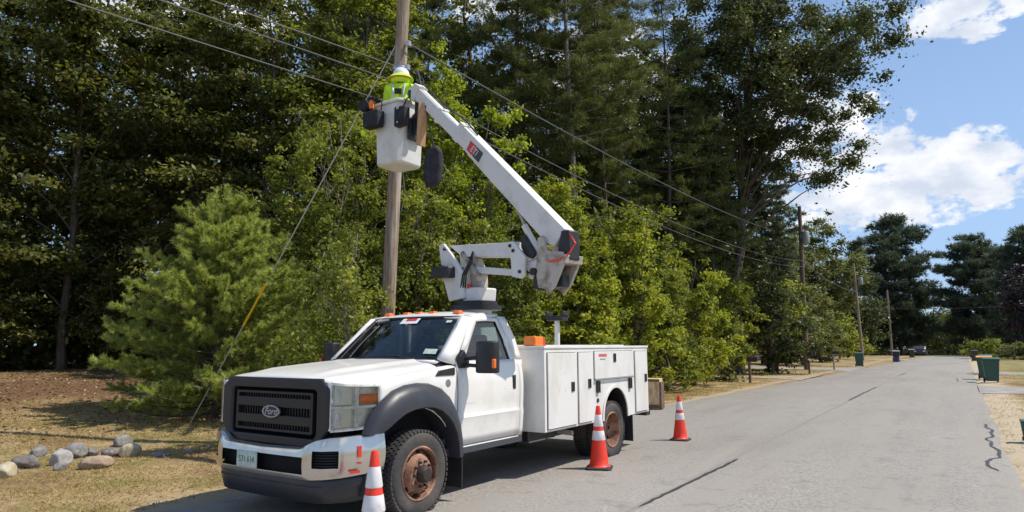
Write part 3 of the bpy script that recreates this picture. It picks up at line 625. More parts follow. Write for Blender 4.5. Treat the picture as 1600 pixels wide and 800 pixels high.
for s in (1, -1):
    fo_ = MB(); 
    for k in range(6):
        z = .58+.024*k; fo_.tube([(bplan(s*t)[0], bplan(s*t)[1]+.012, z) for t in (.66, .70, .74, .78, .82)], .006, 5)
    fo_.build('lower_vent', 'black', bumper)
    rd = MB(); rd.grid([[(bplan(s*t)[0]*1.012+s*.012, bplan(s*t)[1]-.036, z) for z in (.65, .70, .75)] for t in (.915, .922, .929)]); rd.grid([[(bplan(s*t)[0]*1.012+s*.012, bplan(s*t)[1]-.036, z) for z in (.515, .54)] for t in (.88, .90, .925)]); rd.grid([[(bplan(s*t)[0]*1.012+s*.012, bplan(s*t)[1]-.036, z) for z in (.59, .605)] for t in (.915, .922, .93)])
    rd.build('red_tape', 'red', bumper)
dm = MB(); dm.grid([[(bplan(t)[0]*.97, bplan(t)[1]+.03, .475), (bplan(t)[0]*.965, bplan(t)[1]+.045, .40), (bplan(t)[0]*.95, bplan(t)[1]+.03, .385), (bplan(t)[0]*.93, bplan(t)[1]+.06, .25)] for t in np.linspace(-1, 1, 41)]); dm.build('air_dam', 'dgrey', truck, solid=.01)
lp = MB(); lpc = (-.17, -1.085, .585); lp.box2((lpc[0]-.153, lpc[1], lpc[2]-.076), (lpc[0]+.153, lpc[1]+.012, lpc[2]+.076)); plate = lp.build('license_plate', 'plate', truck, bevel=.004)
text('plate_number', '531 614', .085, 'plategreen', plate, frame((lpc[0], lpc[1]-.001, lpc[2]-.004), (1, 0, 0), (0, 0, 1)), .001, sx_=.85)
# doors
for s in (1, -1):
    d = MB(); rows = []
    for b in np.linspace(.675, 1.875, 14):
        rows.append([(s*(lat(z)+.002), b, z) for z in list(np.linspace(.575, .84, 4))+[.865, .885, .91]+list(np.linspace(1.0, 1.47, 10))])
    d.grid(rows)
    out = [(.675, 1.44), (.92, 1.70), (1.175, 1.975), (1.42, 1.985), (1.69, 1.985), (1.80, 1.72), (1.875, 1.47), (1.3, 1.445)]
    inn = [(.83, 1.475), (1.03, 1.70), (1.235, 1.925), (1.42, 1.935), (1.63, 1.935), (1.70, 1.72), (1.745, 1.475), (1.3, 1.475)]
    L_ = [(s*(lat(z)+.002), y, z) for y, z in out]+[(s*(lat(z)+.002), y, z) for y, z in inn]; nn_ = len(out)
    d.add(L_, [(i, (i+1) % nn_, nn_+(i+1) % nn_, nn_+i) for i in range(nn_)])
    door = d.build('door', 'white', truck, solid=.02, angle=28)
    g = MB(); g.add([(s*(lat(z)-.008), y, z) for y, z in inn], [tuple(range(nn_))]); wdw = g.build('window', 'glass', door, smooth=False)
    wf = MB(); wf.tube([(s*(lat(z)-.004), y, z) for y, z in inn+[inn[0]]], .014, 6); wf.box2((s*(lat(1.7)-.02), .0, .0), (s*(lat(1.7)-.02), .0, .0)) if False else None; wf.build('window_seal', 'black', door)
    h = MB(); h.prism([(1.725, 1.13), (1.725, 1.285), (1.785, 1.295), (1.785, 1.12)], s*.985, s*1.022, 'x'); h.build('handle', 'black', door, bevel=.012)
    sm = MB(); sm.tube([(s*(lat(z)-.002), 1.882, z) for z in np.linspace(.58, 1.47, 8)]+[(s*(lat(z)-.0), np.interp(z, [1.47, 1.98], [1.882, 1.70]), z) for z in (1.7, 1.98)], .006, 5); sm.tube([(s*(lat(z)-.002), .668, z) for z in np.linspace(.55, 1.43, 8)], .006, 5); sm.tube([(s*.965, b, .572) for b in (.68, 1.2, 1.88)], .006, 5); sm.build('seam', 'seam', door)
    bd = MB(); bd.tube([(s*1.0, .80, 1.01), (s*1.0, .98, 1.015)], .007, 5); bd.build('badge', 'steel', door) if s > 0 else None
    mi = MB(); mi.prism([(.70, 1.40), (.69, 1.52), (.76, 1.60), (.86, 1.50), (.86, 1.40)], s*.955, s*1.01, 'x')
    mi.tube([(s*.99, .78, 1.50), (s*1.2, .84, 1.52)], .022, 8); mi.tube([(s*.99, .78, 1.435), (s*1.2, .84, 1.42)], .022, 8)
    mir = mi.build('mirror', 'black', door, bevel=.006)
    mh_ = MB(); mh_.prism([(s*1.13, .80), (s*1.20, .775), (s*1.32, .80), (s*1.38, .86), (s*1.38, .93), (s*1.13, .93)], 1.345, 1.695, 'z'); mh_.build('mirror_housing', 'black', door, bevel=.025, seg=3)
    mo = MB(); mo.box2((s*1.355, .795, 1.40), (s*1.391, .84, 1.50)); mo.build('mirror_marker', 'orange', door, bevel=.008)
    mgl = MB(); mgl.box2((s*1.15, .93, 1.37), (s*1.36, .934, 1.67)); mgl.build('mirror_glass', 'chrome', door)
for l in (-.60, -.27, -.06, .16, .54):
    m_ = MB(); yy = 1.17+.03*(l/.75)**2
    m_.prism([(yy, 2.02), (yy+.03, 2.065), (yy+.09, 2.068), (yy+.13, 2.03)], l-.05, l+.05, 'x'); m_.build('roof_marker_light', 'orange', truck, bevel=.015, seg=3)
# wheels
def wheel(x, y, s, front):
    t = MB(); R0 = .405; wd = .225
    prof = [(.25, -wd/2+.02), (.30, -wd/2+.004), (.36, -wd/2), (.385, -wd/2+.012), (R0, -wd/2+.035), (R0, wd/2-.035), (.385, wd/2-.012), (.36, wd/2), (.30, wd/2-.004), (.25, wd/2-.02), (.245, 0), (.25, -wd/2+.02)]
    t.lathe([(r, h) for r, h in prof], (0, 0, 0), 48, 'x')
    ty = t.build('tyre', 'tyre', None)
    tr_ = MB()
    for k in range(52):
        a = 2*math.pi*k/52
        for (h, off) in ((-.082, 0), (-.036, .4), (.012, 0), (.060, .4), (.088, 0)):
            aa = a+off*2*math.pi/52; m4 = Matrix.Translation((h, math.cos(aa)*(R0+.003), math.sin(aa)*(R0+.003))) @ Matrix.Rotation(aa, 4, 'X') @ Matrix.Rotation(.25, 4, 'Y') if False else Matrix.Translation((h, math.cos(aa)*(R0+.003), math.sin(aa)*(R0+.003))) @ Matrix.Rotation(aa, 4, 'X')
            tr_.box((0, 0, 0), (.036, .018, .034), mat=m4)
    tread = tr_.build('tread', 'tyre', ty, smooth=False)
    rm = MB(); o_ = wd/2
    if front:
        rm.lathe([(.262, -o_+.02), (.262, o_-.012), (.25, o_-.004), (.238, o_-.02), (.232, .02), (.222, .03), (.19, .065), (.165, .10), (.15, .118), (.10, .122), (.07, .122)], (0, 0, 0), 40, 'x')
    else:
        rm.lathe([(.262, -o_+.02), (.262, o_-.012), (.25, o_-.004), (.238, o_-.02), (.230, -.02), (.21, -.05), (.16, -.075), (.12, -.08), (.07, -.08)], (0, 0, 0), 40, 'x')
    rim = rm.build('rim', 'rust', ty, angle=30)
    hb_ = MB(); hx = .125 if front else -.08
    hb_.lathe([(.085, hx-.01), (.08, hx+.05), (.06, hx+.075), (.001, hx+.08)], (0, 0, 0), 20, 'x')
    for k in range(10):
        a = 2*math.pi*k/10; hb_.lathe([(.014, hx-.01), (.014, hx+.022), (.008, hx+.03)], (0, .118*math.cos(a), .118*math.sin(a)), 6, 'x')
    hb_.build('hub', 'hubdark', ty)
    for k in range(8):
        hh = MB(); a = 2*math.pi*(k+.5)/8; rr_ = .196 if front else .195; xx = .062 if front else -.058
        hh.lathe([(.026, xx-.012), (.026, xx+.006), (.001, xx+.006)], (0, rr_*math.cos(a), rr_*math.sin(a)), 12, 'x'); hh.build('hand_hole', 'void', ty)
    g = bpy.data.objects.new('wheel', None); link(g, truck); g.location = (x, y, .402)
    g.rotation_euler = (random.uniform(0, 6), 0, 0)
    if s < 0: g.rotation_euler = (0, 0, math.pi)
    # wheel is the part; tyre, rim, hub are sub-parts
    for o in [ty, tread, rim] + [o for o in C.objects if o.parent == ty and o not in (tread, rim)]:
        o.parent = g
    return g
for s in (1, -1):
    wheel(s*.965, 0, s, True); wheel(s*1.04, 4.19, s, False)
    iw = wheel(s*.79, 4.19, s, False)
# service body
W_ = 1.20; ZT = 1.60; Z0 = .57
arch_pts = [(4.19+.41*math.cos(a), .60+.42*math.sin(a)) for a in np.linspace(math.pi, 0, 17)]
for s in (1, -1):
    b = MB(); poly = [(2.15, Z0), (3.78, Z0)]+arch_pts+[(4.60, Z0), (5.44, Z0), (5.44, ZT), (2.15, ZT)]
    b.prism(poly, s*.76, s*W_, 'x'); body = b.build('utility_body', 'bodywhite', truck, bevel=.008)
    r_ = MB(); r_.box2((s*.74, 2.13, ZT), (s*(W_+.012), 5.46, ZT+.035)); r_.box2((s*.74, 2.13, ZT+.035), (s*.78, 5.46, ZT+.05)); r_.build('top_rail', 'bodywhite', body, bevel=.008)
    # arch trim
    t_ = MB(); ao = [(4.19+.455*math.cos(a), .60+.465*math.sin(a)) for a in np.linspace(math.pi, 0, 17)]
    t_.ring([(3.735, Z0+.002)]+ao+[(4.645, Z0+.002)], [(3.782, Z0+.002)]+arch_pts+[(4.598, Z0+.002)], s*(W_-.002), s*(W_+.010), 'x') if False else None
    rws = []
    for o_, i_ in zip([(3.735, Z0)]+ao+[(4.645, Z0)], [(3.785, Z0)]+arch_pts+[(4.595, Z0)]): rws.append([(s*W_, *o_), (s*(W_+.014), *o_), (s*(W_+.014), *i_), (s*(W_-.0), *i_)])
    t_.grid(rws); t_.build('wheel_arch_trim', 'bodywhite', body)
    inl = MB(); inl.grid([[(s*.60, y, z), (s*(W_-.004), y, z)] for y, z in [(3.785, .50)]+[(4.19+.405*math.cos(a), .60+.415*math.sin(a)) for a in np.linspace(math.pi, 0, 17)]+[(4.595, .50)]]); inl.build('wheel_arch_liner', 'black', body)
    def cdoor(y0, y1, z0, z1, latches):
        sm_ = MB(); sm_.box2((s*W_, y0-.008, z0-.008), (s*(W_+.003), y1+.008, z1+.008)); sm_.build('door_seam', 'seam', body)
        d_ = MB(); d_.box2((s*(W_+.002), y0, z0), (s*(W_+.022), y1, z1)); dd = d_.build('compartment_door', 'bodywhite', body, bevel=.005)
        for (ly, lz) in latches: latch(ly, lz)
    def latch(ly, lz, big=1.0):
        a_ = MB(); a_.ring([(ly-.04, lz-.062*big), (ly+.04, lz-.062*big), (ly+.04, lz+.062*big), (ly-.04, lz+.062*big)], [(ly-.022, lz-.045*big), (ly+.022, lz-.045*big), (ly+.022, lz+.045*big), (ly-.022, lz+.045*big)], s*(W_+.004), s*(W_+.034), 'x')
        a_.box2((s*(W_+.004), ly-.024, lz-.046*big), (s*(W_+.026), ly+.024, lz+.046*big)); a_.build('latch', 'black', body, bevel=.003)
    cdoor(2.21, 2.955, .605, 1.545, [(2.84, 1.10)])
    cdoor(3.02, 3.42, .605, 1.545, [(3.32, 1.12)])
    cdoor(3.50, 4.82, 1.17, 1.555, [(4.14, 1.46)])
    cdoor(4.90, 5.37, .605, 1.545, [(5.29, 1.12)])
    latch(3.60, 1.06, 1.35); latch(4.70, 1.06, 1.3)
    fc = MB(); fc.lathe([(.03, 0), (.03, .012), (.001, .012)], (s*W_, 3.60, .87), 14, 'x') if s > 0 else fc.lathe([(.03, 0), (.03, -.012), (.001, -.012)], (s*W_, 3.60, .87), 14, 'x'); fc.build('fuel_cap', 'black', body)
    rb_ = MB(); rb_.tube([(s*(W_+.028), 3.50, 1.16), (s*(W_+.028), 4.82, 1.16)], .012, 6); rb_.build('drip_strip', 'steel', body)
    if s > 0:
        lg = MB()
        for k in range(7): lg.box2((W_+.022, 3.62+.038*k, 1.478+.002*(k % 2)), (W_+.0245, 3.646+.038*k, 1.520))
        lg.build('red_decal', 'red', body, smooth=False)
        lg = MB()
        for k in range(6): lg.box2((W_+.022, 3.66+.03*k, 1.435), (W_+.0245, 3.675+.03*k, 1.452))
        lg.build('small_print', 'dgrey', body, smooth=False)
    fl_ = MB(); fl_.box2((s*.70, 4.80, .17), (s*1.19, 4.815, .60)); fl_.build('mud_flap', 'black', truck)
    tl = MB(); tl.box2((s*.95, 5.44, .80), (s*1.1, 5.455, 1.0)); tl.build('tail_light', 'red', body)
bf = MB(); bf.box2((-.78, 2.16, .95), (.78, 5.42, .99)); bf.box2((-.78, 2.15, .60), (.78, 2.19, 1.58)); bf.box2((-.78, 5.40, .60), (.78, 5.44, 1.35)); bf.build('cargo_bed', 'bodywhite', truck)
rbp = MB(); rbp.box2((-1.15, 5.44, .50), (1.15, 5.62, .60)); rbp.build('rear_bumper', 'black', truck, bevel=.01)
ch = MB()
for s in (1, -1): ch.box2((s*.38, -.6, .50), (s*.46, 5.4, .70))
ch.tube([(-.9, 0, .40), (.9, 0, .40)], .06, 10); ch.tube([(-.8, 4.19, .40), (.8, 4.19, .40)], .08, 10); ch.lathe([(.02, -.2), (.18, -.12), (.2, 0), (.18, .12), (.02, .2)], (0, 4.19, .40), 14, 'x')
ch.box2((.5, 2.3, .42), (.85, 3.3, .60)); ch.box2((-.9, 2.3, .36), (-.55, 3.4, .60)); ch.tube([(.3, 1, .42), (.3, 3.5, .42)], .05, 8); ch.build('chassis', 'black', truck)
ex = MB(); ex.tube([(.62, 3.0, .47), (.9, 3.1, .47), (1.05, 3.12, .46)], .035, 8); ex.box2((.78, 2.35, .40), (.84, 2.75, .52)); ex.build('exhaust', 'steel', truck)
bc = MB(); bc.box2((.86, 2.20, 1.636), (1.04, 2.40, 1.76)); bc.build('beacon', 'beacon', truck, bevel=.015); bc = MB(); bc.prism([(2.405, 1.636), (2.405, 1.755), (2.47, 1.74), (2.50, 1.636)], .88, 1.02, 'x'); bc.build('beacon_side_lamp', 'red', truck, bevel=.006)
# boom rest
br = MB(); br.tube([(0, 4.56, .99), (0, 4.56, 2.05)], .043, 12); brr = br.build('boom_rest', 'steel', truck); brr.data.materials[0] = M['bodywhite']
br = MB(); br.box2((-.16, 4.46, 2.05), (.16, 4.66, 2.13)); br.box2((-.18, 4.46, 2.13), (-.13, 4.66, 2.20)); br.box2((.13, 4.46, 2.13), (.18, 4.66, 2.20)); br.build('rest_pad', 'black', brr, bevel=.01)

# boom assembly in the vertical plane through the turret: (s, z, side offset)
T0 = Vector((-5.597, 7.59, 0)); Ee = Vector((.9695, -.2449, 0)); En = Vector((.2449, .9695, 0))
def bp(s, z, o=0.0): return Tl(T0+Ee*s+En*o+Vector((0, 0, z)))
def bprism(m_, poly, o0, o1):
    n = len(poly); m_.add([bp(a, b, o0) for a, b in poly]+[bp(a, b, o1) for a, b in poly], [tuple(range(n-1, -1, -1)), tuple(range(n, 2*n))]+[(i, (i+1) % n, n+(i+1) % n, n+i) for i in range(n)]); return m_
pd = MB(); c0 = bp(0, 0, 0); pd.box((c0.x, c0.y, 1.45), (.50, .42, 1.0)); pd.tube([(c0.x, c0.y, 1.9), (c0.x, c0.y, 2.16)], .22, 20); pd.build('boom_pedestal', 'boomwhite', truck, bevel=.02)
td = MB(); td.tube([(c0.x, c0.y, 2.13), (c0.x, c0.y, 2.19)], .36, 28); td.tube([(c0.x, c0.y, 2.19), (c0.x, c0.y, 2.25)], .30, 28); td.tube([bp(-.45, 2.20), bp(-.25, 2.20)], .05, 10); td.build('turret_ring', 'black', truck)
ku = MB()
for o in (-.20, .16): bprism(ku, [(-.62, 3.11), (-.50, 3.12), (-.22, 2.86), (-.05, 2.66), (-.02, 2.30), (-.36, 2.28), (-.42, 2.42), (-.50, 2.60), (-.56, 2.85)], o, o+.045)
ku.build('turret_bracket', 'boomwhite', truck, bevel=.012)
kb = MB(); bprism(kb, [(-.10, 2.25), (.24, 2.25), (.26, 2.44), (-.08, 2.46)], -.16, .16); kb.build('turret_housing', 'boomwhite', truck, bevel=.02)
kb = MB(); bprism(kb, [(-.02, 2.30), (.20, 2.40), (.18, 2.66), (.04, 2.92), (-.14, 2.90), (-.06, 2.6)], -.06, .06); kb.tube([bp(-.18, 2.96, -.1), bp(.20, 2.55, -.1)], .04, 8); kb.build('turret_gear', 'rustbracket', truck, bevel=.01)
kb = MB(); bprism(kb, [(-.62, 2.62), (-.22, 2.60), (-.22, 2.76), (-.62, 2.78)], -.33, -.18); kb.build('hydraulic_motor', 'black', truck, bevel=.02)
kb = MB(); kb.lathe([(.035, 0), (.03, .06), (.001, .07)], tuple(bp(.02, 2.44, -.13)), 10, 'z'); kb.build('red_cap', 'red', truck)
hs = MB()
for k in range(3): hs.tube([bp(-.1+.05*k, 2.45, -.19), bp(.0+.04*k, 2.62, -.24), bp(.10+.03*k, 2.80, -.2), bp(.05, 2.95, -.1)], .012, 6)
hs.build('hydraulic_hose', 'black', truck)
ra = MB(); bprism(ra, [(-.50, 3.10), (.94, 2.985), (.94, 2.79), (-.20, 2.905)], -.10, .10); ra.build('upper_riser_link', 'boomwhite', truck, bevel=.012)
ra = MB(); bprism(ra, [(-.02, 2.76), (.95, 2.625), (.95, 2.545), (-.02, 2.66)], -.07, .07); ra.build('lower_riser_link', 'boomwhite', truck, bevel=.01)
ra = MB()
for o in (-.17, .13): bprism(ra, [(.84, 2.99), (.95, 2.985), (1.17, 2.76), (1.16, 2.55), (1.10, 2.49), (.92, 2.53), (.90, 2.78)], o, o+.04)
ra.build('riser_end_plate', 'boomwhite', truck, bevel=.01)
for a_, z_ in ((.90, 2.93), (.96, 2.86), (1.08, 2.58), (-.45, 3.03), (-.50, 2.78)): pn = MB(); pn.tube([bp(a_, z_, -.23 if a_ < 0 else -.19), bp(a_, z_, .2)], .022, 10); pn.build('pivot_pin', 'black', truck)
el_ = MB(); el_.tube([bp(1.10, 2.66), bp(1.44, 2.68)], .085, 14); el_.build('elbow_tube', 'boomwhite', truck)
el_ = MB()
for o in (-.15, .11): bprism(el_, [(1.38, 2.98), (1.46, 3.0), (1.54, 2.80), (1.80, 2.76), (1.80, 2.60), (1.66, 2.36), (1.55, 2.27), (1.48, 2.34), (1.38, 2.36), (1.34, 2.56)], o, o+.04)
bprism(el_, [(1.44, 2.74), (1.86, 2.72), (1.84, 2.62), (1.42, 2.60)], -.16, .16)
el_.build('elbow_bracket', 'rustbracket', truck, bevel=.008)
el_ = MB(); bprism(el_, [(1.22, 2.52), (1.44, 2.56), (1.40, 2.32), (1.22, 2.36)], -.08, .08); el_.tube([bp(1.32, 2.56, -.2), bp(1.32, 2.56, .2)], .05, 10); el_.box(tuple(bp(1.62, 2.42)), (.16, .16, .14)); el_.build('elbow_gearbox', 'black', truck, bevel=.02)
cy = MB(); cy.tube([bp(.84, 3.47), bp(1.05, 3.10)], .020, 10); cy.build('lift_cylinder_rod', 'steel', truck)
cy = MB(); cy.tube([bp(.99, 3.20, 0), bp(1.36, 2.68, 0)], .042, 12); cy.build('lift_cylinder', 'boomwhite', truck)
cy = MB(); bprism(cy, [(1.00, 3.04), (1.06, 3.08), (1.28, 2.80), (1.20, 2.74), (1.10, 2.78), (1.01, 2.90)], -.09, -.03); cy.build('cylinder_boot', 'black', truck, bevel=.02)
# booms: run direction and perpendicular in (s,z)
bd0 = np.array([-.743, .669]); bn = np.array([-.669, -.743]); B0 = np.array([1.80, 3.03])
def bq(t, off): v = B0+bd0*t+bn*off; return (float(v[0]), float(v[1]))
ob = MB(); bprism(ob, [bq(.02, 0), bq(2.72, .0), bq(2.74, .245), bq(2.0, .285), bq(.9, .30), bq(.40, .31), bq(.16, .31), bq(.02, .27)], -.09, .09); outer = ob.build('outer_boom', 'boomwhite', truck, bevel=.012)
cp = MB(); bprism(cp, [(1.73, 3.035), (1.86, 3.02), (1.86, 2.67), (1.78, 2.63), (1.65, 2.69), (1.68, 2.86)], -.095, .095); cp.build('boom_end_cap', 'black', truck, bevel=.015)
cl = MB(); bprism(cl, [bq(2.66, -.02), bq(2.78, -.02), bq(2.78, .27), bq(2.66, .27)], -.102, .102); cl.build('boom_collar', 'boomwhite', outer, bevel=.008)
def iq(t, off): v = B0+np.array([-.752, .659])*t+bn*off; return (float(v[0]), float(v[1]))
ib = MB(); bprism(ib, [iq(2.60, .045), iq(4.22, .045), iq(4.22, .235), iq(2.60, .235)], -.07, .07); ib.build('inner_boom', 'boomwhite', truck, bevel=.012)
ib = MB(); bprism(ib, [iq(3.35, .02), iq(3.42, .02), iq(3.42, .26), iq(3.35, .26)], -.08, .08); bprism(ib, [iq(4.16, .0), iq(4.30, .02), iq(4.34, .14), iq(4.28, .27), iq(4.14, .27)], -.10, .10); ib.build('boom_tip_casting', 'boomwhite', truck, bevel=.01)
lgx = (bp(*bq(1, 0))-bp(*bq(0, 0))).normalized()*-1; lup = (bp(*bq(1, 0))-bp(*bq(1, 1))).normalized()
ctr = bp(*bq(2.16, .15), -.094)
dc = MB(); a_ = ctr-lgx*.21-lup*.075; dc.add([a_, a_+lgx*.36, a_+lgx*.36+lup*.15, a_+lup*.15], [(0, 1, 2, 3)]); dcl = dc.build('boom_decal', 'red', outer, smooth=False)
dc = MB(); a2 = a_+lgx*.20+En.cross(Vector((0, 0, 0)))+(bp(0, 0, -.118)-bp(0, 0, -.116)); dc.add([a2, a2+lgx*.17, a2+lgx*.17+lup*.15, a2+lup*.15], [(0, 1, 2, 3)]); dc.build('boom_decal', 'dgrey', outer, smooth=False)
text('boom_lettering', 'ETI', .13, 'conewhite', outer, frame(a_+lgx*.17+lup*.075+(bp(0, 0, -.121)-bp(0, 0, -.116)), lgx, lup), .001, .2)
ca = MB(); ca.tube([bp(1.87, 2.98, -.1), bp(1.92, 2.86, -.05), bp(1.89, 2.74, -.12), bp(1.76, 2.66, -.18), bp(1.60, 2.66, -.18)], .012, 6); ca.build('orange_cord', 'conered', truck)
hs = MB(); hs.tube([bp(*bq(2.4, -.02), 0), bp(*bq(2.78, -.05), 0), bp(*bq(3.2, .0), 0), bp(*bq(4.2, .03), 0)], .012, 6); hs.build('hydraulic_hose', 'black', truck)
# bucket (world axes)
BC = Vector((-7.555, 8.09, 0)); bz0, bz1 = 4.585, 5.64
def bring(h, z, ch=.07):
    return [Tl(BC+Vector((x, y, z))) for x, y in ((-h+ch, -h), (h-ch, -h), (h, -h+ch), (h, h-ch), (h-ch, h), (-h+ch, h), (-h, h-ch), (-h, -h+ch))]
bk = MB(); prof = [(.26, bz0, 1), (.285, bz0+.03, 1), (.31, bz1-.06, 1), (.345, bz1-.06, 1), (.345, bz1-.02, 1), (.33, bz1, 1), (.29, bz1, 1), (.27, bz0+.04, 1)]
rs = [bring(h, z) for h, z, _ in prof]; vs = [p for r_ in rs for p in r_]; fs = []
for i in range(len(rs)-1):
    for k in range(8): fs.append((i*8+k, i*8+(k+1) % 8, (i+1)*8+(k+1) % 8, (i+1)*8+k))
fs.append(tuple(range(7, -1, -1))); fs.append(tuple((len(rs)-1)*8+k for k in range(8)))
bk.add(vs, fs); bucket = bk.build('bucket', 'bucketwhite', truck, bevel=.01)
mt = MB(); tipp = T0+Ee*(-1.30)+Vector((0, 0, 5.45)); 
mt.tube([Tl(tipp), Tl(Vector((-7.05, 8.02, 5.42))), Tl(Vector((-7.22, 8.08, 5.38)))], .05, 10); mt.tube([Tl(Vector((-7.1, 8.03, 5.05))), Tl(Vector((-7.1, 8.03, 5.60)))], .055, 10); mt.box(tuple(Tl(Vector((-7.20, 8.08, 5.15)))), (.06, .30, .35)); mt.build('bucket_mount', 'black', truck, bevel=.008)
ctl = MB(); ctl.box(tuple(Tl(Vector((-7.12, 7.95, 5.70)))), (.12, .16, .14)); 
for k in range(3): ctl.tube([Tl(Vector((-7.12, 7.90+.05*k, 5.74))), Tl(Vector((-7.14, 7.89+.05*k, 5.86)))], .01, 6)
ctl.build('control_box', 'black', truck, bevel=.01)
jb = MB(); jb.tube([Tl(tipp), Tl(Vector((-7.0, 8.0, 5.8))), Tl(Vector((-7.25, 8.18, 6.22)))], .016, 6); jb.tube([Tl(Vector((-6.95, 7.95, 5.62))), Tl(Vector((-7.05, 8.1, 5.98))), Tl(Vector((-7.38, 8.25, 6.30)))], .012, 6); jb.build('hose_bundle', 'black', truck)

# ------------------------------------------------------------------ things hung on the bucket
tb = empty('tool_bag', (-7.72, 7.66, 5.33), 0, 'black tool bag hung on the pole-side corner of the white bucket', 'tool bag')
b = MB(); b.prism([(-.17, -.15), (.15, -.15), (.17, .12), (-.19, .12)], -.09, .09, 'y'); b.build('pouch', 'bag', tb, bevel=.03, seg=3)
b = MB(); b.tube([(-.12, .02, .10), (-.10, .08, .30), (.08, .10, .31), (.12, .03, .10)], .012, 6); b.build('strap', 'bag', tb)
b = MB(); b.tube([(-.20, -.03, -.17), (-.20, -.03, -.26)], [.05, .04], 10); b.build('yellow_pouch', 'hivis', tb, bevel=.01)
sp = empty('cable_reel', (-8.0, 7.72, 5.62), .3, 'round black cable reel clipped above the tool bag at the bucket rim', 'cable reel')
b = MB(); b.lathe([(.035, -.06), (.095, -.06), (.10, -.05), (.10, -.03), (.06, -.025), (.06, .025), (.10, .03), (.10, .05), (.095, .06), (.035, .06)], (0, 0, 0), 24, 'y'); b.build('spool', 'bag', sp)
b = MB(); b.tube([(.0, 0, -.1), (.05, .02, -.16), (.16, .06, -.16)], .014, 6); b.build('bracket', 'bag', sp)
hd_ = empty('drill', (-7.80, 7.68, 5.55), .2, 'red handled power tool standing in the bag between reel and bucket', 'power tool')
b = MB(); b.box((0, 0, .05), (.07, .06, .16)); b.build('handle', 'hiorange', hd_, bevel=.015)
b = MB(); b.box((.0, 0, .14), (.14, .07, .06)); b.tube([(.07, 0, .14), (.13, 0, .14)], .02, 8); b.build('motor', 'bag', hd_, bevel=.012)
tb2 = empty('tool_pouch', (-7.18, 7.74, 5.30), 0, 'small black pouch with shiny buckle hung between bucket and board', 'tool bag')
b = MB(); b.prism([(-.12, -.18), (.10, -.16), (.12, .14), (-.12, .16)], -.07, .07, 'y'); b.build('pouch', 'bag', tb2, bevel=.03, seg=3)
b = MB(); b.box((-.03, -.075, .12), (.05, .012, .05)); b.box((-.03, -.075, -.12), (.03, .012, .03)); b.build('buckle', 'steel', tb2, bevel=.004)
b = MB(); b.tube([(-.02, .02, .12), (.02, .10, .33)], .012, 6); b.build('strap', 'bag', tb2)
bo = MB(); bo.prism([(-.07, -.34), (.07, -.36), (.055, .36), (-.09, .34)], -.02, .02, 'y')
for k in range(5): bo.box((0, -.023, -.22+.11*k), (.012, .006, .03))
o = bo.build('brown_board', 'board', None, bevel=.006); o.location = (-6.80, 7.80, 5.10); o.rotation_euler = (0, R(4), R(58)); tag(o, 'long brown board hanging at the boom tip beside the bucket', 'board')
bg2 = empty('duffel_bag', (-6.70, 7.95, 4.45), R(33), 'long black bag dangling below the brown board under the boom tip', 'bag')
b = MB(); b.prism([(-.12, -.33), (.02, -.35), (.12, -.27), (.16, -.02), (.155, .22), (.07, .33), (-.05, .30), (-.13, .16), (-.15, -.10)], -.10, .10, 'y'); b.build('sack', 'bag', bg2, bevel=.07, seg=4)
b = MB()
b.tube([(0, 0, .33), (-.05, -.05, .62), (-.12, -.1, .95)], .012, 6); b.build('strap', 'dgrey', bg2)

# ------------------------------------------------------------------ lineman
def skin_body(name, verts, edges, radii, mat, parent=None, root=0, sub=2):
    me = bpy.data.meshes.new(name); me.from_pydata(verts, edges, []); o = bpy.data.objects.new(name, me); link(o, parent)
    sk = o.modifiers.new('skin', 'SKIN'); sk.use_smooth_shade = True
    for i, r_ in enumerate(radii): me.skin_vertices[0].data[i].radius = (r_, r_) if isinstance(r_, (int, float)) else r_
    me.skin_vertices[0].data[root].use_root = True
    su = o.modifiers.new('sub', 'SUBSURF'); su.levels = sub; su.render_levels = sub; me.materials.append(M[mat]); return o
# stands on the bucket floor, back to camera, leaning to the pole; local y points from camera to pole
man_yaw = R(32)
man = empty('person', (-7.555, 8.08, 4.63), man_yaw, 'lineman in yellow hi-vis shirt and white hard hat standing in the bucket facing the pole', 'person')
V = [(0, 0, .88), (0, -.01, 1.02), (0, .0, 1.16), (0, .03, 1.30), (0, .055, 1.39),  # pelvis..neck 0-4
     (0, .085, 1.46), (0, .10, 1.54), (0, .10, 1.62),                               # 5-7 head
     (-.18, .04, 1.32), (-.23, .12, 1.12), (-.16, .32, 1.20), (-.14, .37, 1.225),      # left arm 8-11
     (.18, .04, 1.32), (.22, .14, 1.12), (.12, .33, 1.25), (.10, .38, 1.28),          # right arm
     (-.10, 0, .84), (-.11, .02, .46), (-.11, -.02, .08), (-.11, .10, .04),
     (.10, 0, .84), (.11, .03, .46), (.11, -.01, .08), (.11, .11, .04)]
Ed = [(0, 1), (1, 2), (2, 3), (3, 4), (4, 5), (5, 6), (6, 7), (3, 8), (8, 9), (9, 10), (10, 11), (3, 12), (12, 13), (13, 14), (14, 15), (0, 16), (16, 17), (17, 18), (18, 19), (0, 20), (20, 21), (21, 22), (22, 23)]
Rd = [(.15, .11), (.15, .11), (.165, .12), (.17, .115), .06, .065, (.085, .10), (.07, .08), .065, .05, .036, .028, .065, .05, .036, .028, .10, .07, .045, .04, .10, .07, .045, .04]
skin_body('body', V, Ed, Rd, 'skin', man)
Vs = [(0, 0, .90), (0, -.01, 1.04), (0, 0, 1.18), (0, .03, 1.31), (0, .05, 1.375), (-.185, .04, 1.325), (-.235, .12, 1.11), (-.19, .26, 1.17), (.185, .04, 1.325), (.225, .14, 1.11), (.16, .27, 1.20)]
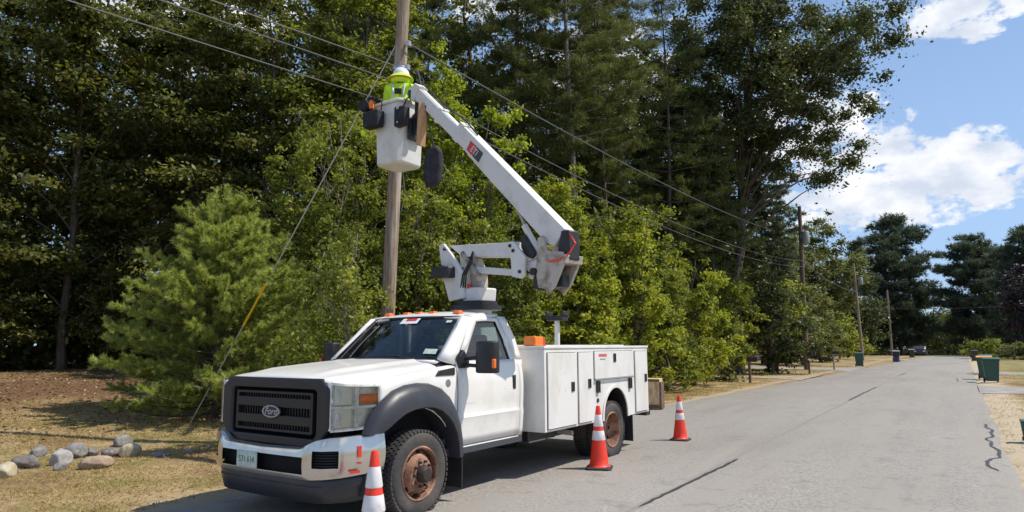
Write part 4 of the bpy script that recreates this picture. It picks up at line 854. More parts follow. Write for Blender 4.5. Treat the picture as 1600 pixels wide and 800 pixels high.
Es = [(0, 1), (1, 2), (2, 3), (3, 4), (3, 5), (5, 6), (6, 7), (3, 8), (8, 9), (9, 10)]
skin_body('shirt', Vs, Es, [(.185, .14), (.18, .135), (.20, .145), (.215, .14), .09, .10, .08, .066, .10, .08, .066], 'hivis', man)
Vp = [(0, 0, .92), (-.10, 0, .82), (-.11, .02, .46), (-.11, -.02, .10), (.10, 0, .82), (.11, .03, .46), (.11, -.01, .10)]
skin_body('trousers', Vp, [(0, 1), (1, 2), (2, 3), (0, 4), (4, 5), (5, 6)], [(.165, .125), .115, .085, .065, .115, .085, .065], 'denim', man)
bt = MB()
for s in (-1, 1): bt.prism([(-.09, 0), (.17, 0), (.19, .05), (.06, .12), (-.08, .13)], s*.11-.05, s*.11+.05, 'x')
bt.build('boots', 'bag', man, bevel=.02, seg=3)
for s in (-1, 1):   # hands with fingers, holding the strand in front
    wv = Vector((s*.12, .375 if s > 0 else .365, 1.27 if s > 0 else 1.215)); hv = [tuple(wv), tuple(wv+Vector((-s*.02, .075, .01)))]; he = [(0, 1)]; hr = [(.028, .022), (.036, .02)]
    for k in range(4):
        a = wv+Vector((-s*.02+(.024*(k-1.5)), .085, .012)); i0 = len(hv); ln = (.030, .036, .034, .026)[k]
        hv += [tuple(a), tuple(a+Vector((0, ln, -.004))), tuple(a+Vector((0, ln+.012, -.03))), tuple(a+Vector((0, ln-.01, -.045)))]; he += [(1, i0), (i0, i0+1), (i0+1, i0+2), (i0+2, i0+3)]; hr += [.010, .009, .008, .007]
    i0 = len(hv); th = wv+Vector((-s*.045, .03, -.005)); hv += [tuple(th), tuple(th+Vector((-s*.02, .03, -.01))), tuple(th+Vector((-s*.012, .055, -.02)))]; he += [(0, i0), (i0, i0+1), (i0+1, i0+2)]; hr += [.012, .010, .008]
    skin_body('hand', hv, he, hr, 'skin', man, sub=1)
hm = MB(); hm.lathe([(.145, .0), (.143, .04), (.130, .095), (.095, .14), (.045, .162), (.001, .168)], (0, .10, 1.555), 24, 'z'); hm.prism([(-.02, 1.565), (.02, 1.565), (.014, 1.70), (-.014, 1.70)], .02, .18, 'y') if False else None
hm.build('hard_hat', 'helmet', man)
bm2 = MB(); bm2.lathe([(.14, .02), (.18, .0), (.215, -.045), (.21, -.05), (.14, .0)], (0, .09, 1.555), 28, 'z'); bm2.build('hat_brim', 'hivis', man)
nk = MB(); rows = []
for a in np.linspace(math.pi*1.05, math.pi*1.95, 13):
    rows.append([(.19*math.cos(a), .09+.19*math.sin(a), 1.535), (.165*math.cos(a), .08+.165*math.sin(a), 1.47), (.14*math.cos(a), .07+.15*math.sin(a), 1.41)])
nk.grid(rows); nk.build('neck_shade', 'hivis', man, solid=.004)
nk = MB(); rows = []
for a in np.linspace(math.pi*1.1, math.pi*1.9, 13): rows.append([(.187*math.cos(a), .088+.187*math.sin(a), 1.515), (.178*math.cos(a), .084+.178*math.sin(a), 1.492)])
nk.grid(rows); nk.build('orange_band', 'hiorange', man, solid=.012)
sb = MB()
for s in (-1, 1): sb.tube([(s*.08, -.135, 1.05), (s*.09, -.125, 1.22), (s*.10, -.075, 1.36), (s*.09, .04, 1.40)], .016, 6)
sb.build('harness_strap', 'silverband', man)
sb = MB(); sb.box((0, -.142, 1.22), (.12, .02, .10)); sb.build('harness_pad', 'bag', man, bevel=.01)

# ------------------------------------------------------------------ utility poles and wires
def pole(x0, y0, x1, y1, h, r0, r1, mat, label, z0=None):
    z0 = gz(x0, y0)-.1 if z0 is None else z0
    e = empty('utility_pole', (x0, y0, z0), 0, label, 'utility pole', 'utility poles along the road')
    b = MB(); n = 9; b.tube([((x1-x0)*i/n, (y1-y0)*i/n, h*i/n) for i in range(n+1)], [r0+(r1-r0)*i/n for i in range(n+1)], 16); b.build('shaft', mat, e)
    return e
P0 = pole(-8.50, 8.78, -8.22, 8.98, 11.0, .128, .108, 'pole', 'weathered wooden utility pole directly behind the bucket, worker reaching it')
def pp(z): t = (z+.1)/11.0; return Vector((-8.50+.28*t, 8.78+.20*t, z))
for z in (6.35, 6.75, 9.9): hw = MB(); hw.lathe([(.145, -.03), (.15, 0), (.145, .03)], tuple(pp(z)-Vector((-8.50, 8.78, -.1))), 16, 'z'); hw.build('steel_band', 'steel', P0)
for z, dx in ((6.40, .2), (7.2, .2), (6.74, .2), (5.98, .2)):
    hw = MB(); a_ = pp(z)-Vector((-8.50, 8.78, -.1)); hw.tube([a_, a_+Vector((.18, -.02, .0))], .02, 6); hw.box(tuple(a_+Vector((.2, -.02, 0))), (.07, .07, .1)); hw.build('wire_clamp', 'steel', P0)
ins = MB()
for z in (10.4, 9.6): 
    a_ = pp(z)-Vector((-8.50, 8.78, -.1)); ins.lathe([(.02, -.08), (.06, -.06), (.04, -.03), (.07, 0), (.04, .03), (.06, .05), (.02, .08)], tuple(a_+Vector((.2, 0, .05))), 12, 'z')
ins.build('insulator', 'transformer', P0)
P1 = pole(-8.75, 48.9, -8.62, 49.1, 11.2, .17, .12, 'poledark', 'brown utility pole with grey transformer half hidden by roadside trees')
t_ = MB(); t_.lathe([(.02, -.45), (.22, -.43), (.24, -.38), (.24, .34), (.2, .40), (.03, .43)], (.45, .0, 9.0), 16, 'z'); t_.box((.22, 0, 9.1), (.2, .06, .3)); t_.build('transformer', 'transformer', P1, bevel=.01)
t_ = MB(); t_.lathe([(.03, -.1), (.07, -.05), (.05, 0), (.07, .05), (.03, .12)], (0, 0, 11.3), 10, 'z'); t_.build('insulator', 'transformer', P1)
P2 = pole(-9.0, 82.0, -9.25, 82.0, 10.6, .16, .11, 'pole', 'grey utility pole behind the green bin on the far verge')
t_ = MB(); t_.lathe([(.02, -.4), (.2, -.38), (.22, -.34), (.22, .3), (.18, .36), (.03, .4)], (.35, 0, 8.6), 14, 'z'); t_.build('transformer', 'transformer', P2)
P3 = pole(-9.05, 119.5, -9.05, 119.5, 10.2, .16, .11, 'pole', 'farthest thin grey utility pole where the road reaches its crest')
def wire(a, b, sag, r=.012, mat='wire', label='', n=26):
    a = Vector(a); b = Vector(b); m = MB(); pts = []
    for i in range(n+1):
        t = i/n; p = a.lerp(b, t); p.z -= sag*4*t*(1-t); pts.append(p)
    m.tube(pts, r, 5, caps=False); o = m.build('overhead_wire', mat, None)
    return tag(o, label, 'wire', 'overhead wires between the poles')
wire(pp(5.98)+Vector((.2, 0, 0)), (-9.4, -14, 4.95), .05, .009, 'wirelight', 'thick lowest grey cable running left from the pole beside the lineman')
wire(pp(6.40)+Vector((.2, 0, 0)), (-9.2, -14, 5.15), .05, .012, 'wire', 'thin dark middle cable running left from the pole')
wire(pp(6.74)+Vector((.1, 0, 0)), (-9.1, -14, 5.15), .05, .010, 'wirelight', 'thin uppermost pale cable running left from the pole')
wire(pp(6.38)+Vector((.2, 0, 0)), (-8.5, 48.9, 7.3), .75, .010, 'wirelight', 'thick grey cable sagging from the pole past the boom to the transformer pole')
wire(pp(6.1)+Vector((.2, 0, 0)), (-8.5, 48.9, 6.9), .75, .012, 'wire', 'thin dark cable just under the thick sagging one')
wire(pp(7.2)+Vector((.2, 0, 0)), (-8.7, 48.9, 8.9), .55, .016, 'wire', 'upper dark cable crossing the tall pines toward the transformer pole')
wire((-8.6, 49, 7.3), (-9.0, 82, 7.4), .5, .022, 'wire', 'distant cable between the transformer pole and the grey pole')
wire((-9.0, 82, 7.4), (-9.0, 119.5, 6.6), .5, .022, 'wire', 'most distant cable running to the farthest pole')
wire((-10.8, 36.1, 18.7), (6.0, 23.2, 11.7), .0, .013, 'wire', 'single dark wire crossing the blue sky over the road')
wire((-9.1, 119.5, 7.2), (14, 100, 7.0), .6, .025, 'wire', 'faint far wire crossing the road in front of the distant pines')
# guy wire with yellow guard
ga = pp(7.45); gb = Vector((-13.3, 8.2, gz(-13.3, 8.2)))
gw = empty('guy_wire', tuple(gb), 0, 'slanted pale guy wire with yellow guard running down into the young pine', 'guy wire')
b = MB(); b.tube([(0, 0, 0), ga-gb], .011, 6); b.build('strand', 'guystrand', gw)
d_ = (ga-gb); b = MB(); b.tube([d_*.27, d_*.38], .022, 8); b.build('yellow_guard', 'yellow', gw)

# ------------------------------------------------------------------ cones
def cone(x, y, h, rz, label, tilt=0):
    e = empty('traffic_cone', (x, y, gz(x, y)+.047-abs(x+3.3)*.0076), rz, label, 'traffic cone', 'traffic cones beside the truck')
    k = h/.91
    b = MB(); pts = lambda q, z: [(x_*q, y_*q, z) for x_, y_ in ((-.15, -.19), (.15, -.19), (.19, -.15), (.19, .15), (.15, .19), (-.15, .19), (-.19, .15), (-.19, -.15))]
    r0, r1, r2 = pts(k, 0), pts(k, .022*k), pts(k*.80, .04*k); b.add(r0+r1+r2, [tuple(range(7, -1, -1)), tuple(range(16, 24))]+[(i, (i+1) % 8, 8+(i+1) % 8, 8+i) for i in range(8)]+[(8+i, 8+(i+1) % 8, 16+(i+1) % 8, 16+i) for i in range(8)])
    b.build('base', 'conebase', e, bevel=.005)
    rr_ = lambda z: k*(.142-.112*z)  # z in units of k*.91
    b = MB(); b.lathe([(k*.165, .035*k), (k*.150, .055*k)]+[(rr_(t), .055*k+t*.845*k) for t in np.linspace(.01, .97, 10)]+[(rr_(.99)*.85, .055*k+.845*k), (.012*k, .055*k+.85*k)], (0, 0, 0), 28, 'z'); b.build('body', 'conered', e)
    for (a0, a1) in ((.42, .58), (.65, .85)):
        b = MB(); b.lathe([(rr_(a0)+.002, .055*k+a0*.845*k), (rr_(a0)+.0045, .055*k+(a0+.01)*.845*k), (rr_(a1)+.0045, .055*k+(a1-.01)*.845*k), (rr_(a1)+.002, .055*k+a1*.845*k)], (0, 0, 0), 28, 'z')
        b.f = [f for f in b.f if len(f) == 4]; b.build('collar', 'conewhite', e)
    return e
cone(-3.83, 3.89, .82, .2, 'striped red traffic cone in front of the truck front wheel')
cone(-4.13, 8.35, .82, .35, 'striped red traffic cone beside the rear wheel of the truck')
cone(-4.16, 11.55, .76, .1, 'striped red traffic cone standing alone on the road behind the truck')

# crate behind the truck
cr = empty('wooden_crate', (-6.85, 17.0, .02), R(8), 'pale wooden outrigger crate behind the rear bumper of the truck', 'crate')
b = MB(); b.box((0, 0, .40), (.50, .36, .76)); b.build('panel', 'woodbox', cr, bevel=.01)
b = MB(); b.box((.27, -.02, .36), (.05, .34, .68)); b.box((.0, -.195, .74), (.52, .03, .06)); b.box((.0, -.195, .08), (.52, .03, .08)); b.build('slat', 'post', cr, bevel=.006)

# ------------------------------------------------------------------ rocks
def rock(x, y, r, sx_, sy_, sz, mat, label, lift=0):
    import bmesh
    bm = bmesh.new(); bmesh.ops.create_icosphere(bm, subdivisions=4, radius=1.0)
    ph = [Vector((random.gauss(0, 1), random.gauss(0, 1), random.gauss(0, 1))).normalized() for _ in range(16)]; am = [random.uniform(.62, .98) for _ in ph]
    for v in bm.verts:
        n = v.co.normalized(); d = 1.0
        for p, a in zip(ph, am):
            q = n.dot(p)
            if q > .25: d = min(d, a/max(q, .3)+.08)
        d += .03*math.sin(n.x*9+ph[0].x*9)*math.cos(n.y*8+ph[1].y*7)+.015*math.sin(n.z*21+n.x*17)
        v.co = Vector((n.x*d*r*sx_, n.y*d*r*sy_, n.z*d*r*sz))
    me = bpy.data.meshes.new('rock'); bm.to_mesh(me); bm.free(); me.materials.append(M[mat]); me.polygons.foreach_set('use_smooth', [True]*len(me.polygons))
    o = bpy.data.objects.new('rock', me); link(o); o.location = (x, y, gz(x, y)+r*sz*.45+lift); o.rotation_euler = (0, 0, random.uniform(0, 6)); tag(o, label, 'rock', 'rocks lining the edge of the lawn')
for nm, c1, c2 in (('rk_pale', (.44, .42, .39), (.28, .26, .24)), ('rk_tan', (.42, .33, .23), (.28, .20, .14)), ('rk_dark', (.13, .115, .11), (.22, .19, .17)), ('rk_grey', (.28, .27, .26), (.17, .16, .15)), ('rk_sand', (.50, .44, .30), (.36, .30, .2))):
    M[nm] = pmat(nm.replace('rk_', 'stone_'), c1, .9, 0, c2, 6, 9, .35, .62, bump=.6, bscale=18, c3=(.5, .48, .44), s3=30, lo3=.60, hi3=.75)

# ------------------------------------------------------------------ bins, mailboxes, far car
def bin_(x, y, mat, label, lid='same', s=1.0, rz=0, group='bins put out along the road'):
    e = empty('wheeled_bin', (x, y, gz(x, y)+.02), rz, label, 'bin', group)
    b = MB(); r0 = [(-.22, -.24), (.22, -.24), (.22, .22), (-.22, .22)]; r1 = [(-.29, -.34), (.29, -.34), (.29, .32), (-.29, .32)]
    b.add([(x_*s, y_*s, .06*s) for x_, y_ in r0]+[(x_*s, y_*s, .96*s) for x_, y_ in r1], [(3, 2, 1, 0), (4, 5, 6, 7)]+[(i, (i+1) % 4, 4+(i+1) % 4, 4+i) for i in range(4)]); b.box((0, 0, .95*s), (.62*s, .70*s, .05*s)); b.build('body', mat, e, bevel=.02)
    l_ = MB(); l_.prism([(-.37*s, .975*s), (-.37*s, 1.0*s), (0, 1.07*s), (.34*s, 1.05*s), (.38*s, .975*s)], -.31*s, .31*s, 'x'); l_.build('lid', mat if lid == 'same' else lid, e, bevel=.012)
    for q in (-1, 1):
        wl = MB(); wl.lathe([(.03*s, -.03*s), (.10*s, -.03*s), (.11*s, 0), (.10*s, .03*s), (.03*s, .03*s)], (q*.24*s, .24*s, .10*s), 14, 'x'); wl.build('wheel', 'black', e)
    hh_ = MB(); hh_.tube([(-.2*s, .38*s, .98*s), (.2*s, .38*s, .98*s)], .018*s, 6); hh_.build('handle', mat, e)
    return e
bin_(.95, 35.9, 'bingreen', 'dark green wheeled bin nearest on the verge past the driveway', rz=.1)
bin_(.80, 38.9, 'bingreen', 'green wheeled bin with yellow orange lid just behind the nearest one', 'binlid', 1.02)
bin_(1.0, 46.0, 'bingreen', 'green bin standing farther back by the right road edge')
bin_(.9, 78, 'bindark', 'dark bin far down by the right road edge under the shrub')
bin_(-6.5, 57.0, 'bingreen', 'green bin at the left driveway mouth below the grey pole', rz=.2)
bin_(-5.35, 75, 'bindark', 'dark bin with grey lid far along the left kerb, blue box at its foot', 'transformer')
bx = MB(); bx.box((0, 0, .2), (.5, .4, .38)); o = bx.build('recycling_box', 'blueplastic', None, bevel=.02); o.location = (-5.35, 74.2, .03); tag(o, 'small blue recycling box in front of a dark bin', 'box')
bin_(-5.3, 98, 'bindark', 'small dark bin farther up the left kerb past the blue box', 'transformer')
bin_(.82, 14.5, 'bingreen', 'small green tub cut by the frame edge on the right verge', s=.34)
def mailbox(x, y, label, pm='post', h=1.05, boxm='mailbox', rz=0):
    e = empty('mailbox', (x, y, gz(x, y)), rz, label, 'mailbox', 'mailboxes on the left verge')
    b = MB(); b.box((0, 0, h/2), (.10, .10, h)); b.box((.08, 0, h-.02), (.42, .09, .04)); b.build('post', pm, e, bevel=.008)
    b = MB(); pr = [(-.085, 0), (.085, 0)]+[(.085*math.cos(a), .12+.085*math.sin(a)) for a in np.linspace(0, math.pi, 9)]; b.prism(pr, -.10, .38, 'x'); b.build('letter_box', boxm, e, bevel=.006)
    for o_ in [k for k in C.objects if k.parent == e and k.name.startswith('letter_box')]: o_.location.z = h
    f = MB(); f.box((.15, -.095, h+.18), (.02, .008, .12)); f.box((.17, -.095, h+.23), (.07, .008, .04)); f.build('flag', 'red', e)
mailbox(-7.95, 31.2, 'nearest mailbox, plain grey brown post before the dark shrub', 'post', .95)
mailbox(-7.45, 42.4, 'black mailbox on brown post at the middle of the three')
mailbox(-7.15, 49.4, 'black mailbox on pale post nearest the far green bin', 'greypost')
def car(x, y, rz, label):
    e = empty('parked_car', (x, y, gz(x, y)), rz, label, 'car')
    b = MB(); b.prism([(-2.2, .35), (2.2, .35), (2.25, .75), (2.1, .92), (1.2, 1.0), (-1.5, 1.02), (-2.2, .9)], -.88, .88, 'x'); b.prism([(1.2, .98), (.5, 1.45), (-1.2, 1.48), (-1.9, 1.0)], -.72, .72, 'x'); b.build('body', 'carpaint', e, bevel=.06, seg=3)
    b = MB(); b.prism([(1.1, 1.03), (.52, 1.41), (-1.15, 1.43), (-1.75, 1.03)], -.74, .74, 'x'); b.build('window', 'lampsilver', e, bevel=.02)
    for sx_ in (-1, 1):
        for sy_ in (-1.4, 1.4): b = MB(); b.lathe([(.1, -.1), (.3, -.1), (.33, 0), (.3, .1), (.1, .1)], (sx_*.8, sy_, .33), 18, 'x'); b.build('wheel', 'tyre', e)
        b = MB(); b.box((sx_*.6, -2.21, .72), (.34, .06, .14)); b.build('headlight', 'lampsilver', e, bevel=.01)
car(-5.4, 121, 0, 'small dark car parked far off on the left where the road crests')

# ------------------------------------------------------------------ foliage
import zlib
def reseed(label):
    global rng
    rng = np.random.default_rng(zlib.crc32(label.encode())); random.seed(zlib.crc32(label.encode()))
def nrm(a): return a/np.maximum(np.linalg.norm(a, axis=1, keepdims=True), 1e-9)
def quads_mesh(name, P, U, V, rnd, mat, parent=None, shape='leaf', origin=None):
    """P centres, U half length vectors, V half width vectors; leaf = rhombus with its widest point before the middle"""
    n = len(P)
    if shape == 'leaf': co_ = np.stack([P-U, P-U*.1+V, P+U, P-U*.1-V], 1)
    elif shape == 'tri': co_ = np.stack([P-V, P+V, P+U*2], 1)
    k = co_.shape[1]
    me = bpy.data.meshes.new(name); me.vertices.add(n*k); me.vertices.foreach_set('co', co_.reshape(-1).astype(np.float32))
    me.loops.add(n*k); me.loops.foreach_set('vertex_index', np.arange(n*k, dtype=np.int32))
    me.polygons.add(n); me.polygons.foreach_set('loop_start', np.arange(0, n*k, k, dtype=np.int32)); me.polygons.foreach_set('loop_total', np.full(n, k, dtype=np.int32))
    me.update(calc_edges=True)
    at = me.attributes.new('rnd', 'FLOAT', 'FACE'); at.data.foreach_set('value', np.clip(rnd, 0, 1).astype(np.float32))
    me.materials.append(M[mat]); o = bpy.data.objects.new(name, me); link(o, parent); return o
def leaf_cloud(centres, radii, n, size, flat=.6, up=1.0, wid=.55, crnd=None, spread=.62):
    """leaves gathered in clumps; returns arrays"""
    m = len(centres); wts = radii**2; wts = wts/wts.sum(); idx = rng.choice(m, n, p=wts)
    d = nrm(rng.normal(size=(n, 3))); r = np.minimum(np.abs(rng.normal(size=n))*spread+.12, 1.6)
    P = centres[idx]+d*(r*radii[idx])[:, None]*np.array([1, 1, flat])
    N = nrm(rng.normal(size=(n, 3))*.75+np.array([0, 0, up])+d*.35)
    t = nrm(np.cross(N, rng.normal(size=(n, 3)))); b = np.cross(N, t)
    s = size*rng.uniform(.6, 1.3, n)[:, None]
    cr = (rng.random(m) if crnd is None else crnd)[idx]
    rnd = .55*cr+.45*rng.random(n)
    return P, t*s*.5, b*s*.5*wid, rnd
def tubes_obj(name, lst, mat, parent):
    b = MB()
    for pts, rad, nn in lst: b.tube(pts, rad, nn, caps=False)
    return b.build(name, mat, parent)
def curve_pts(a, c, bend, n=6):
    a, c = np.array(a, float), np.array(c, float); out = []
    for i in range(n+1):
        t = i/n; p = a+(c-a)*t; p[2] += bend*4*t*(1-t); out.append(p+ (rng.normal(size=3)*.03*np.linalg.norm(c-a)/3 if 0 < i < n else 0))
    return out
def broadleaf(name, label, x, y, H, rx, base, leaf, n, mat, trunk_r=.12, group=None, bark='bark', clumps=70, crad=.6, top='round', ry=None, lean=(0, 0), multi=1, flat=.55, cat='tree', up=1.0, limbs=26, hollow=.45, wid=.55, spread=.62, offs=(0, 0)):
    reseed(label+str(H)); z0 = gz(x, y)-.05; e = empty(name, (x, y, z0), 0, label, cat, group); ry = ry or rx
    # clump centres through an uneven envelope
    k = clumps; d = nrm(rng.normal(size=(k, 3))); u = rng.random(k)
    r = u**(hollow)
    ph = rng.random(6)*6.28
    ang = np.arctan2(d[:, 1], d[:, 0]); wob = 1+.16*np.sin(2*ang+ph[0]+3*d[:, 2])+.12*np.sin(3*ang+ph[1]-5*d[:, 2])+.10*np.sin(5*ang+ph[2]+7*d[:, 2])
    cz = base+(H-base)*.5; hz_ = (H-base)*.5
    zz = d[:, 2]*r
    if top == 'cone': prof = np.clip(1.22-(zz+1)/2*.95, .15, 1)
    elif top == 'column': prof = np.clip(1.15-np.abs(zz)**2*.75, .3, 1)
    else: prof = np.ones(k)
    hor = nrm(np.c_[d[:, :2], np.zeros(k)])[:, :2]*(np.sqrt(1-np.clip(np.abs(d[:, 2]), 0, .999)**2)[:, None] if top == 'round' else 1.0)
    C_ = np.stack([hor[:, 0]*rx*r*wob*prof, hor[:, 1]*ry*r*wob*prof, cz+zz*hz_*(1+.06*np.sin(4*ang))], 1)
    hf = np.clip((C_[:, 2])/H, 0, 1); C_[:, 0] += lean[0]*hf+offs[0]; C_[:, 1] += lean[1]*hf+offs[1]
    rad = crad*rng.uniform(.55, 1.25, k)
    # trunks and limbs reaching to clumps
    T = []
    for mth in range(multi):
        a0 = rng.normal(size=2)*.12*(multi > 1); tp = np.array([a0[0]+lean[0]*.85+rng.normal()*.25*rx*(multi > 1), a0[1]+lean[1]*.85+rng.normal()*.25*rx*(multi > 1), H*.93])
        pts = []
        for i in range(11):
            t = i/10; pts.append(np.array([a0[0], a0[1], 0])*(1-t)+tp*t+rng.normal(size=3)*np.array([.06, .06, 0])*(i > 0)*(1+H*.03)+np.array([lean[0], lean[1], 0])*(t*t-t)*.5)
        T.append(pts)
    tl = [(p, [max(trunk_r*(1-.88*i/10)**1.0*(1.25 if i == 0 else 1), .012) for i in range(11)], 9) for p in T]
    order = rng.permutation(k)[:limbs]; lb = []
    for j in order:
        pts = T[j % multi]; c = C_[j]; zt = max(c[2]*.72-.25, min(base, c[2])*.6); ii = min(int(zt/(H*.93)*10), 9); f = zt/(H*.93)*10-ii; st_ = np.array(pts[ii])*(1-f)+np.array(pts[ii+1])*f
        r0 = max(trunk_r*.42*(1-zt/H), .012); c = st_+(c-st_)*.86; cp_ = curve_pts(st_, c, rng.uniform(-.04, .12)*np.linalg.norm(c-st_)); lb.append((cp_, [r0*(1-.8*i/6) for i in range(7)], 5))
    tr_o = tubes_obj('trunk', tl, bark, e); tubes_obj('branches', lb, bark, e)
    P, U, V_, rnd = leaf_cloud(C_, rad, n, leaf, flat=flat, up=up, wid=wid, spread=spread)
    quads_mesh('crown', P, U, V_, rnd, mat, e); return e
def pine(name, label, x, y, H, rb, base, n_t, mat, trunk_r=.18, group=None, bark='bark', blade=(.16, .028), per=11, prof='tall', bare=None, sparse=1.0, step=.62, cat='tree', trange=None, tuft=.34):
    reseed(label+str(H)); z0 = gz(x, y)-.05; e = empty(name, (x, y, z0), rng.uniform(0, 6.28), label, cat, group)
    pts = [np.array([.02*H*math.sin(i*.6+x)*.25, .02*H*math.cos(i*.5+y)*.25, H*i/12]) for i in range(13)]
    tubes = [(pts, [max(trunk_r*(1-.93*i/12), .012) for i in range(13)], 9)]
    tp = []; td = []; lb = []; z = base
    at_ = lambda z: np.array([np.interp(z, [p[2] for p in pts], [p[0] for p in pts]), np.interp(z, [p[2] for p in pts], [p[1] for p in pts]), z])
    while z < H*.985:
        t = (z-base)/(H-base)
        if prof == 'tall': L_ = rb*(.55+.55*math.sin(math.pi*min(t*1.1+.12, 1)))*(1-.55*max(0, t-.55)/.45)
        elif prof == 'cone': L_ = rb*(1-t)**.8
        else: L_ = rb*math.sqrt(max(1-(2*t-.75)**2*.62, .05))*(1-max(0, t-.8)*2.6)
        nb = int(rng.integers(4, 7)); a0 = rng.random()*6.28
        for q in range(nb):
            if rng.random() > sparse: continue
            a = a0+q*6.28/nb+rng.normal()*.2; L2 = max(L_*rng.uniform(.55, 1.18), .3); rise = rng.uniform(-.05, .28)*L2 if prof != 'cone' else rng.uniform(.25, .5)*L2
            st_ = at_(z); en = st_+np.array([math.cos(a)*L2, math.sin(a)*L2, rise]); lb.append((curve_pts(st_, en, -.04*L2, 4), [max(trunk_r*.22*(1-.8*i/4)*(1-t*.6), .008) for i in range(5)], 4))
            m_ = max(int(L2/.30), 3)
            for j in range(m_):
                f = .32+.68*(j+rng.random())/m_; c = st_+(en-st_)*f; side = np.array([-math.sin(a), math.cos(a), 0])*rng.normal()*L2*.20*(1.15-f)
                tp.append(c+side+np.array([0, 0, rng.normal()*.07+.05])); td.append(nrm((en-st_+side*1.8)[None])[0])
        z += step*rng.uniform(.7, 1.3)
    tubes_obj('trunk', tubes, bark, e); tubes_obj('branches', lb, bark, e)
    tp = np.array(tp); td = np.array(td); m = len(tp); tot = max(n_t, m)
    idx = rng.integers(0, m, tot); base_c = tp[idx]+rng.normal(size=(tot, 3))*np.array([tuft, tuft, tuft*(.28 if prof == 'tall' else .62)])*.45; crn = rng.random(m)[idx]
    rep = np.repeat(np.arange(tot), per); D = nrm(td[idx][rep]*.55+rng.normal(size=(tot*per, 3))*.62+np.array([0, 0, .30]))
    Pn = base_c[rep]+rng.normal(size=(tot*per, 3))*.05; W = nrm(np.cross(D, rng.normal(size=(tot*per, 3))))
    ln = blade[0]*rng.uniform(.7, 1.3, tot*per)[:, None]
    quads_mesh('crown', Pn, D*ln*.5, W*blade[1]*.5, .6*crn[rep]+.4*rng.random(tot*per), mat, e, 'tri'); return e

# young white pine in front of the lawn
def sapling(name, label, x, y, H, rb, n_sh, offs):
    z0 = gz(x, y); e = empty(name, (x, y, z0), 0, label, 'tree')
    tubes = [([np.array([0, 0, H*.97*i/8]) for i in range(9)], [max(.075*(1-.9*i/8), .008) for i in range(9)], 8)]
    sh = []; sd = []; lb = []
    z = .12
    while z < H*.97:
        t = z/H; L_ = rb*(min(1, .82+t*1.2) if t < .2 else (1-(t-.2)/.8)**.70)
        for q in range(8):
            a = rng.random()*6.28; L2 = max(L_*rng.uniform(.62, 1.10), .15)
            if math.cos(a-.35) > .8 and t < .45: L2 *= 1.28   # long limbs towards the pole
            st_ = np.array([0, 0, z]); en = st_+np.array([math.cos(a)*L2, math.sin(a)*L2, L2*rng.uniform(.12, .50)*(.35+.65*min(t*4, 1))])
            cp_ = curve_pts(st_, en, -.05*L2, 5); lb.append((cp_, [max(.022*(1-.8*i/5)*(1.1-t), .004) for i in range(6)], 4))
            m_ = max(int(L2/.050), 2)
            for j in range(m_):
                f = .22+.78*(j+rng.random())/m_; c = st_+(en-st_)*f
                dd = nrm(((en-st_)/L2*.8+rng.normal(size=3)*.55+np.array([0, 0, .45]))[None])[0]
                sh.append(c); sd.append(dd)
            sh.append(en); sd.append(nrm((en-st_+np.array([0, 0, L2*.5]))[None])[0])
        z += .155*rng.uniform(.7, 1.3)*(1.0 if t < .8 else 1.2)
    for k in range(26): # leaders
        a = rng.random()*6.28; rr_ = rb*.42*rng.random(); zt = H*(.80-.12*rr_/rb+.16*rng.random()*(1-rr_/rb/.5)); 
        for j in range(4): sh.append(np.array([math.cos(a)*rr_, math.sin(a)*rr_, zt+.11*j])); sd.append(np.array([math.cos(a)*.12, math.sin(a)*.12, 1.0]))
    for j in range(7): sh.append(np.array([0, 0, H*.93+.07*j])); sd.append(np.array([0, 0, 1.0]))
    tubes_obj('trunk', tubes, 'bark', e); tubes_obj('branches', lb, 'bark', e)
    sh = np.array(sh); sd = nrm(np.array(sd)); m = len(sh); per = 76; rep = np.repeat(np.arange(m), per); cr_ = rng.random(m)
    sl_ = rng.uniform(.10, .22, m); along = rng.random(m*per)**.8
    P = sh[rep]+sd[rep]*(along*sl_[rep])[:, None]
    side = nrm(np.cross(sd[rep], rng.normal(size=(m*per, 3)))); D = nrm(sd[rep]*.75+side*rng.uniform(.35, 1.0, m*per)[:, None])
    W = nrm(np.cross(D, rng.normal(size=(m*per, 3)))); ln = rng.uniform(.07, .12, m*per)[:, None]
    quads_mesh('crown', P, D*ln*.5, W*.0056, .65*cr_[rep]+.35*rng.random(m*per), 'sapling', e, 'tri'); print('sapling shoots', m); return e
sapling('young_pine', 'bushy bright green young pine at the lawn edge left of the truck', -13.75, 9.05, 4.95, 2.4, 0, 0)

# dark maples behind the lawn
G1 = 'dark maples behind the lawn'
broadleaf('maple_tree', 'dark maple at the far left end of the lawn, lit sprays over black shade', -25.5, 7.0, 16, 4.2, 1.2, .19, 35100, 'maple', .13, G1, clumps=120, crad=.95, flat=.30, hollow=.5)
broadleaf('maple_tree', 'dark maple with drooping lit sprays second from the left end of the lawn', -24.6, 10.6, 17, 4.2, 1.0, .19, 37800, 'maple', .13, G1, clumps=130, crad=.95, flat=.28, hollow=.5)
broadleaf('maple_tree', 'dark maple with bare twin trunks directly left above the young pine', -23.6, 14.0, 18, 3.6, 2.0, .19, 32400, 'maple', .13, G1, clumps=115, crad=.9, flat=.28, hollow=.5, multi=2)
broadleaf('maple_tree', 'olive leafy maple behind the top of the young pine', -19.8, 14.6, 15.5, 3.4, 1.2, .18, 35100, 'maple', .13, G1, clumps=115, crad=.85, flat=.32, hollow=.5)
broadleaf('maple_tree', 'tall maple with pale leaves above the tool bag side of the bucket', -17.8, 17.2, 16.5, 3.4, 2.0, .18, 32400, 'birch', .13, G1, clumps=110, crad=.8, flat=.35, hollow=.5)
